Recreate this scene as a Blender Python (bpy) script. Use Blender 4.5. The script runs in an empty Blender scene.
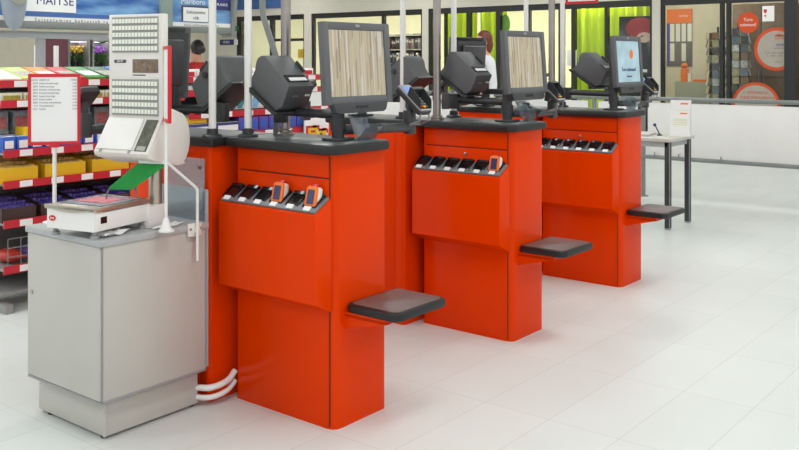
import bpy, bmesh, math, random
from mathutils import Vector, Matrix
random.seed(7)
PI = math.pi
SC = bpy.context.scene
COL = SC.collection
# ------------------------------------------------------------------ helpers
def nodes_of(m):
    m.use_nodes = True
    return m.node_tree.nodes, m.node_tree.links
def lin(c):
    return tuple((x/12.92 if x <= .04045 else ((x+.055)/1.055)**2.4) for x in [v/255 for v in c])
def mat(name, rgb, rough=.5, metal=0., spec=.5, coat=0., var=.04, scale=6., bump=0., bscale=200., emit=0., alpha=1., trans=0.):
    """principled material with procedural colour and roughness variation; rgb is sRGB 0-255"""
    m = bpy.data.materials.new(name); N, L = nodes_of(m)
    b = N['Principled BSDF']
    c = lin(rgb)
    tc = N.new('ShaderNodeTexCoord'); no = N.new('ShaderNodeTexNoise')
    no.inputs['Scale'].default_value = scale; no.inputs['Detail'].default_value = 3
    L.new(tc.outputs['Object'], no.inputs['Vector'])
    r = N.new('ShaderNodeValToRGB')
    r.color_ramp.elements[0].color = tuple(max(0, x*(1-var)) for x in c)+(1,)
    r.color_ramp.elements[1].color = tuple(min(1, x*(1+var)) for x in c)+(1,)
    r.color_ramp.elements[0].position = .3; r.color_ramp.elements[1].position = .7
    L.new(no.outputs['Fac'], r.inputs['Fac']); L.new(r.outputs['Color'], b.inputs['Base Color'])
    b.inputs['Roughness'].default_value = rough; b.inputs['Metallic'].default_value = metal
    b.inputs['Specular IOR Level'].default_value = spec
    b.inputs['Coat Weight'].default_value = coat; b.inputs['Coat Roughness'].default_value = .08
    b.inputs['Alpha'].default_value = alpha; b.inputs['Transmission Weight'].default_value = trans
    if bump:
        n2 = N.new('ShaderNodeTexNoise'); n2.inputs['Scale'].default_value = bscale
        L.new(tc.outputs['Object'], n2.inputs['Vector'])
        bp = N.new('ShaderNodeBump'); bp.inputs['Strength'].default_value = bump; bp.inputs['Distance'].default_value = .002
        L.new(n2.outputs['Fac'], bp.inputs['Height']); L.new(bp.outputs['Normal'], b.inputs['Normal'])
    if emit:
        L.new(r.outputs['Color'], b.inputs['Emission Color']); b.inputs['Emission Strength'].default_value = emit
    return m
def glass_mat(name, tint=(1, 1, 1), refl=.10, rough=.0):
    """thin sheet of clear glass or acrylic: mostly see-through, fresnel reflection"""
    m = bpy.data.materials.new(name); N, L = nodes_of(m)
    for n in list(N):
        if n.type == 'BSDF_PRINCIPLED': N.remove(n)
    out = [n for n in N if n.type == 'OUTPUT_MATERIAL'][0]
    t = N.new('ShaderNodeBsdfTransparent'); t.inputs['Color'].default_value = tint+(1,)
    g = N.new('ShaderNodeBsdfGlossy'); g.inputs['Roughness'].default_value = rough
    lw = N.new('ShaderNodeLayerWeight'); lw.inputs['Blend'].default_value = .25
    mp = N.new('ShaderNodeMapRange'); mp.inputs['To Min'].default_value = refl*.4; mp.inputs['To Max'].default_value = refl*3
    mx = N.new('ShaderNodeMixShader')
    L.new(lw.outputs['Fresnel'], mp.inputs['Value']); L.new(mp.outputs['Result'], mx.inputs['Fac'])
    L.new(t.outputs['BSDF'], mx.inputs[1]); L.new(g.outputs['BSDF'], mx.inputs[2]); L.new(mx.outputs['Shader'], out.inputs['Surface'])
    return m

class MB:
    """collects shapes in a bmesh and links them as ONE mesh object"""
    def __init__(s): s.bm = bmesh.new(); s.uvs = None
    def _new(s, f0, mi):
        s.bm.faces.ensure_lookup_table()
        for f in s.bm.faces[f0:]: f.material_index = mi
    def xf(s, v0, M):
        s.bm.verts.ensure_lookup_table()
        bmesh.ops.transform(s.bm, matrix=M, verts=s.bm.verts[v0:])
    def mark(s): return len(s.bm.verts)
    def box(s, x0, x1, y0, y1, z0, z1, mi=0, bev=0., seg=2):
        f0 = len(s.bm.faces)
        P = [(x, y, z) for z in (z0, z1) for y in (y0, y1) for x in (x0, x1)]
        v = [s.bm.verts.new(p) for p in P]
        fs = [s.bm.faces.new([v[i] for i in q]) for q in ((0, 2, 3, 1), (4, 5, 7, 6), (0, 1, 5, 4), (2, 6, 7, 3), (0, 4, 6, 2), (1, 3, 7, 5))]
        if bev:
            es = list({e for f in fs for e in f.edges})
            r = bmesh.ops.bevel(s.bm, geom=es, offset=bev, segments=seg, affect='EDGES', profile=.5)
            for f in r['faces']: f.material_index = mi
            for f in fs:
                if f.is_valid: f.material_index = mi
        else: s._new(f0, mi)
        return s
    def prism(s, poly, a0, a1, axis='z', mi=0, bev=0., seg=2):
        """poly: 2-D outline; axis z -> (x,y), x -> (y,z), y -> (x,z)"""
        def p3(p, a):
            return {'z': (p[0], p[1], a), 'x': (a, p[0], p[1]), 'y': (p[0], a, p[1])}[axis]
        A = [s.bm.verts.new(p3(p, a0)) for p in poly]; B = [s.bm.verts.new(p3(p, a1)) for p in poly]
        n = len(poly); fs = [s.bm.faces.new(A[::-1]), s.bm.faces.new(B)]
        for i in range(n):
            j = (i+1) % n; fs.append(s.bm.faces.new((A[i], A[j], B[j], B[i])))
        bmesh.ops.recalc_face_normals(s.bm, faces=fs)
        for f in fs: f.material_index = mi
        if bev:
            es = list({e for f in fs[:2] for e in f.edges})
            r = bmesh.ops.bevel(s.bm, geom=es, offset=bev, segments=seg, affect='EDGES', profile=.5)
            for f in r['faces']: f.material_index = mi
        return s
    def rprism(s, x0, x1, y0, y1, z0, z1, r, mi=0, bev=0., n=6):
        """box with rounded vertical corners; r one radius or four (x0y0, x1y0, x1y1, x0y1)"""
        if not isinstance(r, (tuple, list)): r = (r,)*4
        P = []
        for (cx, cy, a, q) in ((x0, y0, PI, r[0]), (x1, y0, 1.5*PI, r[1]), (x1, y1, 0, r[2]), (x0, y1, .5*PI, r[3])):
            ox = cx+(q if cx == x0 else -q); oy = cy+(q if cy == y0 else -q)
            if q <= 1e-5: P.append((cx, cy)); continue
            for k in range(n+1):
                t = a+k/n*PI/2; P.append((ox+q*math.cos(t), oy+q*math.sin(t)))
        return s.prism(P, z0, z1, 'z', mi, bev)
    def ring(s, c, d, r, n):
        d = Vector(d).normalized(); up = Vector((0, 0, 1)) if abs(d.z) < .9 else Vector((1, 0, 0))
        a = d.cross(up).normalized(); b = d.cross(a).normalized()
        return [s.bm.verts.new(Vector(c)+r*(math.cos(2*PI*k/n)*a+math.sin(2*PI*k/n)*b)) for k in range(n)]
    def tube(s, pts, r, n=12, mi=0, caps=True):
        pts = [Vector(p) for p in pts]; f0 = len(s.bm.faces); R = []
        rr = r if isinstance(r, (list, tuple)) else [r]*len(pts)
        ref = None
        for i, p in enumerate(pts):
            if i == 0: d = pts[1]-p
            elif i == len(pts)-1: d = p-pts[-2]
            else: d = (p-pts[i-1]).normalized()+(pts[i+1]-p).normalized()
            d = d.normalized()
            if ref is None:
                up = Vector((0, 0, 1)) if abs(d.z) < .9 else Vector((1, 0, 0)); ref = d.cross(up).normalized()
            ref = (ref-d*ref.dot(d)).normalized(); b = d.cross(ref)
            k_ = 1.
            if 0 < i < len(pts)-1:
                c = d.dot((pts[i+1]-p).normalized()); k_ = 1/max(.5, c)
            R.append([s.bm.verts.new(p+rr[i]*k_*(math.cos(2*PI*k/n)*ref+math.sin(2*PI*k/n)*b)) for k in range(n)])
        fs = []
        for A, B in zip(R, R[1:]):
            for k in range(n): fs.append(s.bm.faces.new((A[k], A[(k+1) % n], B[(k+1) % n], B[k])))
        if caps: fs += [s.bm.faces.new(R[0][::-1]), s.bm.faces.new(R[-1])]
        bmesh.ops.recalc_face_normals(s.bm, faces=fs)
        for f in fs: f.material_index = mi; f.smooth = True
        return s
    def lathe(s, c, prof, n=24, mi=0):
        """profile of (radius, z) turned around the vertical through c"""
        R = [[s.bm.verts.new((c[0]+r*math.cos(2*PI*k/n), c[1]+r*math.sin(2*PI*k/n), c[2]+z)) for k in range(n)] for r, z in prof]
        fs = []
        for A, B in zip(R, R[1:]):
            for k in range(n): fs.append(s.bm.faces.new((A[k], A[(k+1) % n], B[(k+1) % n], B[k])))
        fs += [s.bm.faces.new(R[0][::-1]), s.bm.faces.new(R[-1])]
        bmesh.ops.recalc_face_normals(s.bm, faces=fs)
        for f in fs: f.material_index = mi; f.smooth = True
        return s
    def ball(s, c, r, sc=(1, 1, 1), n=12, mi=0):
        f0 = len(s.bm.faces)
        bmesh.ops.create_uvsphere(s.bm, u_segments=n, v_segments=max(6, n*2//3), radius=r, matrix=Matrix.Translation(c) @ Matrix.Diagonal((*sc, 1)))
        s.bm.faces.ensure_lookup_table()
        for f in s.bm.faces[f0:]: f.material_index = mi; f.smooth = True
        return s
    def quad(s, pts, mi=0):
        f = s.bm.faces.new([s.bm.verts.new(p) for p in pts]); f.material_index = mi; return s
    def build(s, name, mats, parent=None, loc=(0, 0, 0), rot=(0, 0, 0), smooth=False):
        me = bpy.data.meshes.new(name)
        if smooth:
            for f in s.bm.faces: f.smooth = True
        s.bm.to_mesh(me); s.bm.free()
        for m in (mats if isinstance(mats, (list, tuple)) else [mats]): me.materials.append(m)
        try: me.set_sharp_from_angle(angle=math.radians(38))
        except Exception: pass
        o = bpy.data.objects.new(name, me); COL.objects.link(o)
        o.location = loc; o.rotation_euler = rot
        if parent: o.parent = parent
        return o
def tag(o, label, cat, group=None, kind=None):
    if label: o['label'] = label
    if cat: o['category'] = cat
    if group: o['group'] = group
    if kind: o['kind'] = kind
    return o
def thing(name, label, cat, loc=(0, 0, 0), rz=0., group=None):
    o = bpy.data.objects.new(name, None); COL.objects.link(o); o.empty_display_size = .1
    o.location = loc; o.rotation_euler = (0, 0, rz)
    return tag(o, label, cat, group)
def struct(o): o['kind'] = 'structure'; return o
KIDS = {}
def kids(o): return [c for c in bpy.data.objects if c.parent == o]
def dup(o, parent=None):
    c = o.copy(); COL.objects.link(c)
    if parent: c.parent = parent
    for ch in kids(o): dup(ch, c)
    return c
def dup_at(o, loc, rz, label, group=None):
    c = dup(o); c.location = loc; c.rotation_euler = (0, 0, rz); c['label'] = label
    if group: c['group'] = group
    return c
def writing(name, s, size, m, parent=None, loc=(0, 0, 0), rot=(PI/2, 0, 0), ext=.0006, align='CENTER', shear=0., sx=1., off=0.):
    cu = bpy.data.curves.new(name+'_c', 'FONT'); cu.body = s; cu.size = size; cu.extrude = ext; cu.offset = off
    cu.align_x = align; cu.align_y = 'CENTER'; cu.resolution_u = 2; cu.shear = shear
    t = bpy.data.objects.new(name+'_t', cu); COL.objects.link(t)
    dg = bpy.context.evaluated_depsgraph_get()
    me = bpy.data.meshes.new_from_object(t.evaluated_get(dg)); bpy.data.objects.remove(t)
    me.name = name; me.materials.clear(); me.materials.append(m)
    o = bpy.data.objects.new(name, me); COL.objects.link(o); o.location = loc; o.rotation_euler = rot; o.scale = (sx, 1, 1)
    if parent: o.parent = parent
    return o
FACE_MU = (PI/2, 0, -PI/2)       # writing that faces -x
FACE_MV = (PI/2, 0, 0)           # writing that faces -y

# ------------------------------------------------------------------ materials
M = {}
M['orange'] = mat('orange_paint', (226, 60, 0), .20, spec=.10, coat=.0, var=.03, scale=3)
M['orange_gap'] = mat('panel_gap_dark', (104, 28, 4), .6, var=.02)
M['black'] = mat('black_plastic', (52, 53, 55), .42, var=.06, bump=.05, bscale=400)
M['device'] = mat('graphite_plastic', (90, 91, 93), .58, var=.05, bump=.06, bscale=500)
M['device2'] = mat('dark_grey_plastic', (60, 61, 63), .38, var=.05)
M['blackgloss'] = mat('black_gloss', (22, 22, 24), .15, var=.02)
M['worktop'] = mat('charcoal_worktop', (76, 78, 80), .34, var=.12, scale=60, bump=.08, bscale=600)
M['edge'] = mat('black_rubber_edge', (22, 22, 23), .5, var=.05)
M['pad'] = mat('brown_grey_leatherette', (104, 86, 83), .40, var=.10, scale=40, bump=.12, bscale=500)
M['white'] = mat('white_paint', (232, 230, 226), .4, var=.015)
M['ivory'] = mat('ivory_plastic', (226, 222, 214), .42, var=.02)
M['key'] = mat('pale_green_white_keys', (238, 240, 228), .45, var=.03)
M['keybed'] = mat('grey_key_bed', (166, 166, 156), .6, var=.03)
M['chrome'] = mat('brushed_steel', (168, 160, 154), .30, metal=.9, var=.06, scale=30)
M['steel'] = mat('satin_steel', (190, 182, 166), .32, metal=.9, var=.05, scale=20)
M['cab'] = mat('light_grey_laminate', (190, 187, 179), .42, var=.02)
M['cabtop'] = mat('grey_worktop', (172, 174, 174), .45, var=.04, scale=30)
M['trim'] = mat('grey_edge_band', (150, 149, 148), .4, var=.03)
M['panelgrey'] = mat('grey_sheet', (176, 178, 180), .45, var=.03)
M['green'] = mat('green_mat', (34, 140, 62), .85, var=.25, scale=300, bump=.4, bscale=900)
M['red'] = mat('red_plastic', (205, 28, 38), .35, var=.03)
M['railred'] = mat('red_price_rail', (196, 36, 50), .4, var=.04)
M['paper'] = mat('white_paper', (238, 237, 235), .7, var=.01)
M['ink'] = mat('grey_ink', (70, 70, 78), .7)
M['orangelight'] = mat('scanner_orange', (240, 118, 36), .35, var=.02)
M['scanscreen'] = mat('scanner_display', (58, 58, 92), .15, var=.08, scale=80, emit=.15)
M['acrylic'] = glass_mat('clear_acrylic', (.82, .87, .90), .20, .03)
M['glass'] = glass_mat('shop_glass', (.93, .95, .93), .06)
M['railgrey'] = mat('grey_rail_paint', (128, 132, 130), .4, var=.03)
M['tableleg'] = mat('grey_table_metal', (165, 170, 170), .42, var=.03)
M['tabletop'] = mat('pale_table_laminate', (196, 192, 184), .42, var=.05, scale=20)
M['frame'] = mat('black_window_frame', (34, 34, 35), .4, var=.04)
M['wall'] = mat('warm_white_wall', (214, 208, 196), .8, var=.02)
M['beige'] = mat('beige_wall', (222, 215, 198), .8, var=.03)
M['cream'] = mat('cream_interior_wall', (214, 209, 180), .8, var=.03)
M['ceil'] = mat('white_ceiling', (228, 228, 226), .9)
M['blue'] = mat('sign_blue', (66, 104, 168), .5, var=.04)
M['blue2'] = mat('packet_blue', (46, 92, 186), .4, var=.06)
M['navy'] = mat('packet_navy', (40, 48, 110), .4, var=.06)
M['purple'] = mat('packet_purple', (86, 70, 160), .35, var=.25, scale=40)
M['yellow'] = mat('carton_yellow', (236, 190, 30), .45, var=.04)
M['brownsweet'] = mat('brown_sweets', (226, 182, 100), .5, var=.35, scale=70)
M['cartonbrown'] = mat('dark_carton', (66, 50, 44), .6, var=.08)
M['shelfgrey'] = mat('grey_shelf_metal', (150, 150, 148), .5, var=.04)
M['shelfback'] = mat('dark_shelf_back', (112, 112, 112), .7, var=.1)
M['wire'] = mat('zinc_wire', (140, 142, 142), .35, metal=.7)
M['lime'] = None
M['skin'] = mat('skin', (206, 150, 124), .55, var=.04)
M['hair'] = mat('red_brown_hair', (108, 52, 34), .5, var=.2, scale=80)
M['hairdark'] = mat('dark_hair', (34, 26, 26), .45, var=.2, scale=80)
M['shirt'] = mat('white_shirt', (226, 226, 230), .8, var=.03)
M['jacket'] = mat('dark_navy_jacket', (48, 54, 66), .8, var=.06)
M['redcloth'] = mat('red_uniform', (172, 32, 38), .8, var=.05)
M['leaf'] = mat('leaf_green', (58, 96, 44), .55, var=.3, scale=30)
M['eye'] = mat('eye_dark', (30, 24, 22), .2)
M['lip'] = mat('lip', (170, 86, 80), .5)

def floor_material():
    m = bpy.data.materials.new('pale_stone_tiles'); N, L = nodes_of(m); b = N['Principled BSDF']
    tc = N.new('ShaderNodeTexCoord'); mp = N.new('ShaderNodeMapping')
    mp.inputs['Location'].default_value = (-.606+.62*10, .28+.292*40, 0)
    L.new(tc.outputs['Object'], mp.inputs['Vector'])
    br = N.new('ShaderNodeTexBrick'); br.offset = 0; br.squash = 1
    br.inputs['Scale'].default_value = 1; br.inputs['Brick Width'].default_value = .62; br.inputs['Row Height'].default_value = .292
    br.inputs['Mortar Size'].default_value = .0016; br.inputs['Mortar Smooth'].default_value = .3; br.inputs['Bias'].default_value = 0
    br.inputs['Color1'].default_value = lin((222, 226, 223))+(1,); br.inputs['Color2'].default_value = lin((218, 222, 219))+(1,)
    br.inputs['Mortar'].default_value = lin((200, 197, 190))+(1,)
    L.new(mp.outputs['Vector'], br.inputs['Vector'])
    no = N.new('ShaderNodeTexNoise'); no.inputs['Scale'].default_value = 2.2; no.inputs['Detail'].default_value = 6
    L.new(tc.outputs['Object'], no.inputs['Vector'])
    mx = N.new('ShaderNodeMix'); mx.data_type = 'RGBA'; mx.blend_type = 'MULTIPLY'; mx.inputs['Factor'].default_value = .10
    L.new(br.outputs['Color'], mx.inputs[6]); L.new(no.outputs['Fac'], mx.inputs[7]); L.new(mx.outputs[2], b.inputs['Base Color'])
    b.inputs['Roughness'].default_value = .38; b.inputs['Specular IOR Level'].default_value = .35
    bp = N.new('ShaderNodeBump'); bp.inputs['Strength'].default_value = .15; bp.inputs['Distance'].default_value = .002; bp.invert = True
    L.new(br.outputs['Fac'], bp.inputs['Height']); L.new(bp.outputs['Normal'], b.inputs['Normal'])
    return m
def stripes_screen():
    m = bpy.data.materials.new('plank_picture_on_screen'); N, L = nodes_of(m); b = N['Principled BSDF']
    tc = N.new('ShaderNodeTexCoord'); mp = N.new('ShaderNodeMapping'); mp.inputs['Scale'].default_value = (240, 1, 9)
    mp.inputs['Rotation'].default_value = (0, .06, 0)
    L.new(tc.outputs['Object'], mp.inputs['Vector'])
    sn = N.new('ShaderNodeVectorMath'); sn.operation = 'FLOOR'; L.new(mp.outputs['Vector'], sn.inputs[0])
    wn = N.new('ShaderNodeTexNoise'); wn.inputs['Scale'].default_value = .37; wn.inputs['Detail'].default_value = 2; L.new(sn.outputs['Vector'], wn.inputs['Vector'])
    r = N.new('ShaderNodeValToRGB'); E = r.color_ramp.elements
    E[0].position = .28; E[0].color = lin((118, 106, 92))+(1,); E[1].position = .75; E[1].color = lin((226, 220, 208))+(1,)
    for p, c in ((.40, (170, 156, 134)), (.48, (196, 178, 140)), (.55, (178, 172, 150)), (.63, (205, 196, 180))):
        e = E.new(p); e.color = lin(c)+(1,)
    L.new(wn.outputs['Fac'], r.inputs['Fac'])
    L.new(r.outputs['Color'], b.inputs['Emission Color']); b.inputs['Emission Strength'].default_value = .95
    b.inputs['Base Color'].default_value = (.03, .03, .03, 1); b.inputs['Roughness'].default_value = .25
    return m
def curtain_material():
    m = bpy.data.materials.new('lime_curtain'); N, L = nodes_of(m); b = N['Principled BSDF']
    tc = N.new('ShaderNodeTexCoord'); mp = N.new('ShaderNodeMapping'); mp.inputs['Scale'].default_value = (1, 9, .25)
    L.new(tc.outputs['Object'], mp.inputs['Vector'])
    no = N.new('ShaderNodeTexNoise'); no.inputs['Scale'].default_value = 1.4; L.new(mp.outputs['Vector'], no.inputs['Vector'])
    r = N.new('ShaderNodeValToRGB'); E = r.color_ramp.elements
    E[0].position = .3; E[0].color = lin((176, 204, 20))+(1,); E[1].position = .7; E[1].color = lin((206, 224, 60))+(1,)
    L.new(no.outputs['Fac'], r.inputs['Fac']); L.new(r.outputs['Color'], b.inputs['Base Color'])
    b.inputs['Roughness'].default_value = .9; b.inputs['Specular IOR Level'].default_value = .1
    return m
M['floor'] = floor_material(); M['planks'] = stripes_screen(); M['lime'] = curtain_material()
M['bluescreen'] = mat('pale_blue_screen', (150, 176, 186), .2, var=.14, scale=7, emit=.42)
M['termscreen'] = mat('terminal_display', (120, 150, 205), .15, var=.1, emit=.4)
M['deck'] = mat('grey_tray', (112, 116, 120), .4, var=.05)

# ------------------------------------------------------------------ camera (level, lens shifted down)
cam_d = bpy.data.cameras.new('camera'); cam = bpy.data.objects.new('camera', cam_d); COL.objects.link(cam)
cam.location = (-2.549, -2.355, 1.4)
cam.rotation_euler = (PI/2, 0, math.atan2(.62474, .78083)-PI/2)
cam_d.sensor_width = 36; cam_d.lens = 922.156/799*36; cam_d.shift_y = -(225-58.74)/799; cam_d.clip_end = 100
SC.camera = cam

# ------------------------------------------------------------------ the setting
b = MB(); b.box(-6, 18, -9, 25, -.1, 0); struct(b.build('floor', M['floor']))
b = MB(); b.box(-6, 18, -9, 25, 3.3, 3.4); struct(b.build('ceiling', M['ceil']))
WU = 12.2
def wv(px):   # where a sight line through column px meets the shop wall
    a = (px-399.5)/922.156; dx = .62474*a+.78083; dy = -.78083*a+.62474
    return -2.355+dy*(WU+2.549)/dx
b = MB(); b.box(-6, WU, 15.6, 15.75, 0, 3.3); struct(b.build('wall_left', M['beige']))
# shop wall: fascia over the glazing, piers between
b = MB()
b.box(WU, WU+.15, -9, 15.6, 2.40, 3.3)
b.box(WU, WU+.15, -9, 15.6, 0, .12)
for x0, x1 in ((198, 236), (304, 311), (422, 428), (652, 660)):
    b.box(WU, WU+.15, wv(x1), wv(x0), .12, 2.40)
b.box(WU, WU+.15, -9, wv(799)-.02, .12, 2.40)
struct(b.build('wall_shopfront', M['wall']))
def glazing(name, px0, px1, mull, bars=()):
    """one glazed bay: black frame with mullions at pixel columns, one glass pane set behind"""
    v0, v1 = wv(px1), wv(px0)
    fr = MB()
    fr.box(WU+.03, WU+.11, v0, v1, 2.29, 2.40); fr.box(WU+.03, WU+.11, v0, v1, .12, .20)
    for a, c in ((px0, .05), (px1, .05)):
        y = wv(a); y0 = y-c if a == px0 else y
        fr.box(WU+.03, WU+.11, y0, y0+c, .20, 2.29)
    for px, w in mull:
        y = wv(px); fr.box(WU+.02, WU+.11, y-w/2, y+w/2, .20, 2.29)
    for a, c, z in bars: fr.box(WU+.03, WU+.11, wv(c), wv(a), z-.03, z+.03)
    f = struct(fr.build(name, M['frame']))
    g = MB(); g.box(WU+.065, WU+.071, v0, v1, .2, 2.29); g.build('pane', M['glass'], f)
    return f
glazing('window_1', 236, 304, [(239, .10), (270.5, .10)], [(270, 304, 1.83)])
glazing('window_2', 311, 422, [(382, .06)])
glazing('window_3', 428, 560, [(467.5, .085), (497.5, .10), (526.5, .10), (444, .03)])
glazing('window_4', 560, 652, [(572.5, .07), (605.5, .06)])
glazing('window_5', 660, 787, [(721, .055), (727.5, .055)])
b = MB(); b.box(WU+.0, WU+.12, wv(796), wv(787), .12, 2.40); struct(b.build('trim_1', M['frame']))
# rooms behind the glass
b = MB(); b.box(16.4, 16.5, 3.95, 24, 0, 3.3); struct(b.build('wall_back', M['cream']))
b = MB(); b.box(14.3, 14.4, -9, 4.95, 0, 3.3); struct(b.build('wall_post_office', M['beige']))
b = MB(); b.box(WU+.50, 16.4, 4.95, 5.0, 0, 3.3); struct(b.build('wall_partition', M['cream']))
# blue sign on the fascia
b = MB(); b.box(WU-.03, WU, wv(290), wv(236), 2.56, 3.0, bev=.004)
tag(b.build('fascia_sign', M['blue']), 'blue sign board fixed high on the shop wall over the glass front', 'sign')

# ------------------------------------------------------------------ orange kiosks
DU, DV = 1.3448, .0532
def arc_profile(): pass
def make_kiosk():
    r = thing('self_checkout_kiosk', 'nearest orange self-checkout kiosk, front one with two handsets docked', 'kiosk', group='front row of orange kiosks')
    b = MB(); b.rprism(.004, .31, 0, .55, .0, 1.04, (.035, .02, .02, .012)); b.build('body', M['orange'], r)
    # front door, drawer strip (raised panels on the face at x = 0)
    b = MB(); b.box(.0005, .006, .0225, .024, .01, 1.03); b.box(.0005, .006, .024, .526, .9455, .9485); b.build('panel_gap', M['orange_gap'], r)
    b = MB(); b.box(0, .02, .026, .526, .012, .944, bev=.002); b.build('front_door', M['orange'], r)
    b = MB(); b.box(0, .02, .026, .526, .950, 1.034, bev=.002); b.build('drawer_front', M['orange'], r)
    b = MB(); b.box(.29, .314, .06, .49, .012, 1.02, bev=.002); b.build('rear_door', M['orange'], r)
    # bin that juts out of the front face
    b = MB(); b.prism([(.002, .872), (-.09, .818), (-.09, .490), (.002, .444)], .012, .552, 'y', bev=.003)
    b.build('handset_bin', M['orange'], r)
    # dock tray on its sloping top
    t = math.atan2(.054, .092)
    d = MB(); v0 = d.mark(); d.box(-.088, .006, .02, .546, .0, .010, bev=.002)
    Md = Matrix.Translation((-.005, 0, .868)) @ Matrix.Rotation(-t, 4, 'Y')
    d.xf(v0, Md); dock = d.build('handset_dock', M['deck'], r)
    for k in range(6):
        y = .067+k*.09
        c = MB(); v0 = c.mark()
        # raised shell open at the front with a dark well, a clip and a white label
        c.prism([(-.068, .010), (-.062, .014), (-.035, .018), (-.004, .022), (.004, .022), (.004, .010)], y-.034, y-.027, 'y')
        c.prism([(-.068, .010), (-.062, .014), (-.035, .018), (-.004, .022), (.004, .022), (.004, .010)], y+.027, y+.034, 'y')
        c.prism([(-.012, .010), (-.010, .022), (.003, .026), (.006, .010)], y-.034, y+.034, 'y', bev=.003)
        c.prism([(-.066, .010), (-.066, .012), (-.012, .016), (-.012, .010)], y-.027, y+.027, 'y')
        c.prism([(-.084, .0095), (-.084, .011), (-.066, .016), (-.066, .0095)], y-.017, y+.017, 'y', 1)
        c.xf(v0, Md); c.build('cradle', [M['blackgloss'], M['paper']], dock)
    # bag shelf on the short end
    b = MB(); b.rprism(.052, .372, -.265, -.004, .438, .472, .035, 0, bev=.010); b.build('bag_shelf', [M['edge']], r)
    b = MB(); b.rprism(.068, .356, -.249, -.020, .4705, .4735, .028, 0, bev=.0015); b.build('shelf_pad', M['pad'], r)
    b = MB()
    b.prism([(0, .430), (0, .372), (-.03, .380), (-.20, .422), (-.20, .430)], .062, .082, 'x')
    b.prism([(0, .430), (0, .372), (-.03, .380), (-.20, .422), (-.20, .430)], .285, .305, 'x')
    b.box(.062, .305, -.2, 0, .420, .438); b.build('shelf_bracket', M['orange'], r)
    # worktop
    b = MB(); b.rprism(-.042, .318, -.036, .572, 1.04, 1.075, (.05, .05, .01, .01), 0, bev=.009); b.build('worktop', M['edge'], r)
    b = MB(); b.rprism(-.034, .310, -.028, .566, 1.0745, 1.0765, (.045, .045, .008, .008), 0, bev=.0006); b.build('worktop_surface', M['worktop'], r)
    # ventilation slots in the far end
    b = MB()
    for z in (.955, .978, 1.001): b.box(.105, .155, .5495, .552, z, z+.007)
    b.build('vent_slots', M['orange_gap'], r)
    return r
K = [make_kiosk()]
lockm = MB(); 
def add_lock(k):
    b = MB(); v0 = b.mark(); b.lathe((0, 0, 0), [(.009, 0), (.009, .004), (.006, .006)], 14)
    b.xf(v0, Matrix.Translation((.0, .275, .914)) @ Matrix.Rotation(-PI/2, 4, 'Y')); return b.build('drawer_lock', M['chrome'], k)
for i, lb in ((1, 'middle orange self-checkout kiosk of the front row, single handset at its right'), (2, 'farthest orange self-checkout kiosk of the front row, next to the table, all cradles empty')):
    K.append(dup_at(K[0], (i*DU, i*DV, 0), 0, lb)); add_lock(K[i])
B = []
for i, lb in ((0, 'orange kiosk standing behind the grey weighing cabinet, back to back with nearest kiosk'),
              (1, 'orange kiosk seen between the nearest and the middle front kiosks'),
              (2, 'orange kiosk hidden behind the middle front kiosk, only its worktop edge showing')):
    B.append(dup_at(K[0], (.21+i*DU, 1.147+i*DV, 0), PI, lb, 'back row of orange kiosks'))

# ------------------------------------------------------------------ stand with arms, touch monitor, receipt printer, card terminal
ZT = 1.0765
def make_stand():
    r = thing('device_stand', 'black post stand with side arms carrying the nearest touch monitor', 'stand', (0, 0, ZT), group='black stands on the kiosk worktops')
    b = MB(); b.rprism(.105, .215, .07, .18, 0, .010, .03, bev=.003); b.build('base_plate', M['black'], r)
    b = MB(); b.tube([(.16, .125, .009), (.16, .125, .20)], .026, 20); b.tube([(.16, .125, .04), (.16, .125, .085)], .031, 20); b.build('post', M['black'], r)
    b = MB(); b.tube([(.17, .125, .10), (.17, .46, .105)], .019, 14); b.rprism(.15, .19, .43, .49, .055, .135, .012, bev=.004); b.build('printer_arm', M['black'], r)
    b = MB(); b.tube([(.17, .11, .042), (.60, .11, .026)], .020, 16); b.tube([(.40, .11, .0335), (.43, .11, .0324)], .0215, 16)
    b.rprism(.578, .625, .085, .135, -.002, .10, .016, bev=.004); b.build('terminal_arm', M['device2'], r)
    return r
def make_monitor(mt):
    r = thing('touch_monitor', 'nearest touch monitor showing vertical plank stripes', 'monitor', (.228, .06, ZT), group='touch monitors')
    # local: x across, -y the viewer's side, tilt folded in
    T = Matrix.Translation((0, 0, .115)) @ Matrix.Rotation(math.radians(-4), 4, 'X')
    def done(b, n, mm): b.xf(0, T); return b.build(n, mm, r)
    b = MB(); w = .201
    # bezel ring around the screen opening
    z0, z1 = .030, .354
    b.box(-w, -.168, -.0, .028, z0, z1, bev=.003); b.box(.168, w, 0, .028, z0, z1, bev=.003)
    b.box(-.168, .168, 0, .028, z1-.030, z1, bev=.003); b.box(-.168, .168, 0, .028, z0, z0+.030, bev=.003)
    b.box(-.17, .17, .012, .028, z0, z1)
    done(b, 'bezel', M['device'])
    b = MB(); b.box(-.166, .166, .007, .0125, z0+.031, z1-.031); done(b, 'screen', mt)
    b = MB(); b.prism([(-.165, .034), (-.150, .0), (-.135, -.006), (.135, -.006), (.150, .0), (.165, .034)], -.004, .026, 'y', bev=.003); done(b, 'chin', M['device2'])
    b = MB(); b.box(-.035, .035, -.006, -.002, .012, .024); done(b, 'reader_slot', M['blackgloss'])
    b = MB(); b.box(-.012, .012, -.002, .002, z1-.018, z1-.008); done(b, 'badge', M['trim'])
    b = MB(); b.prism([(-.17, .06), (.17, .06), (.17, .33), (-.17, .33)], .028, .05, 'y'); b.box(-.125, .125, .05, .085, .09, .30, bev=.01); done(b, 'rear_housing', M['device2'])
    b = MB(); b.rprism(-.10, -.015, .040, .082, .02, .10, .012); b.build('post_bracket', M['black'], r, loc=(0, 0, .115)); 
    return r
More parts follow.
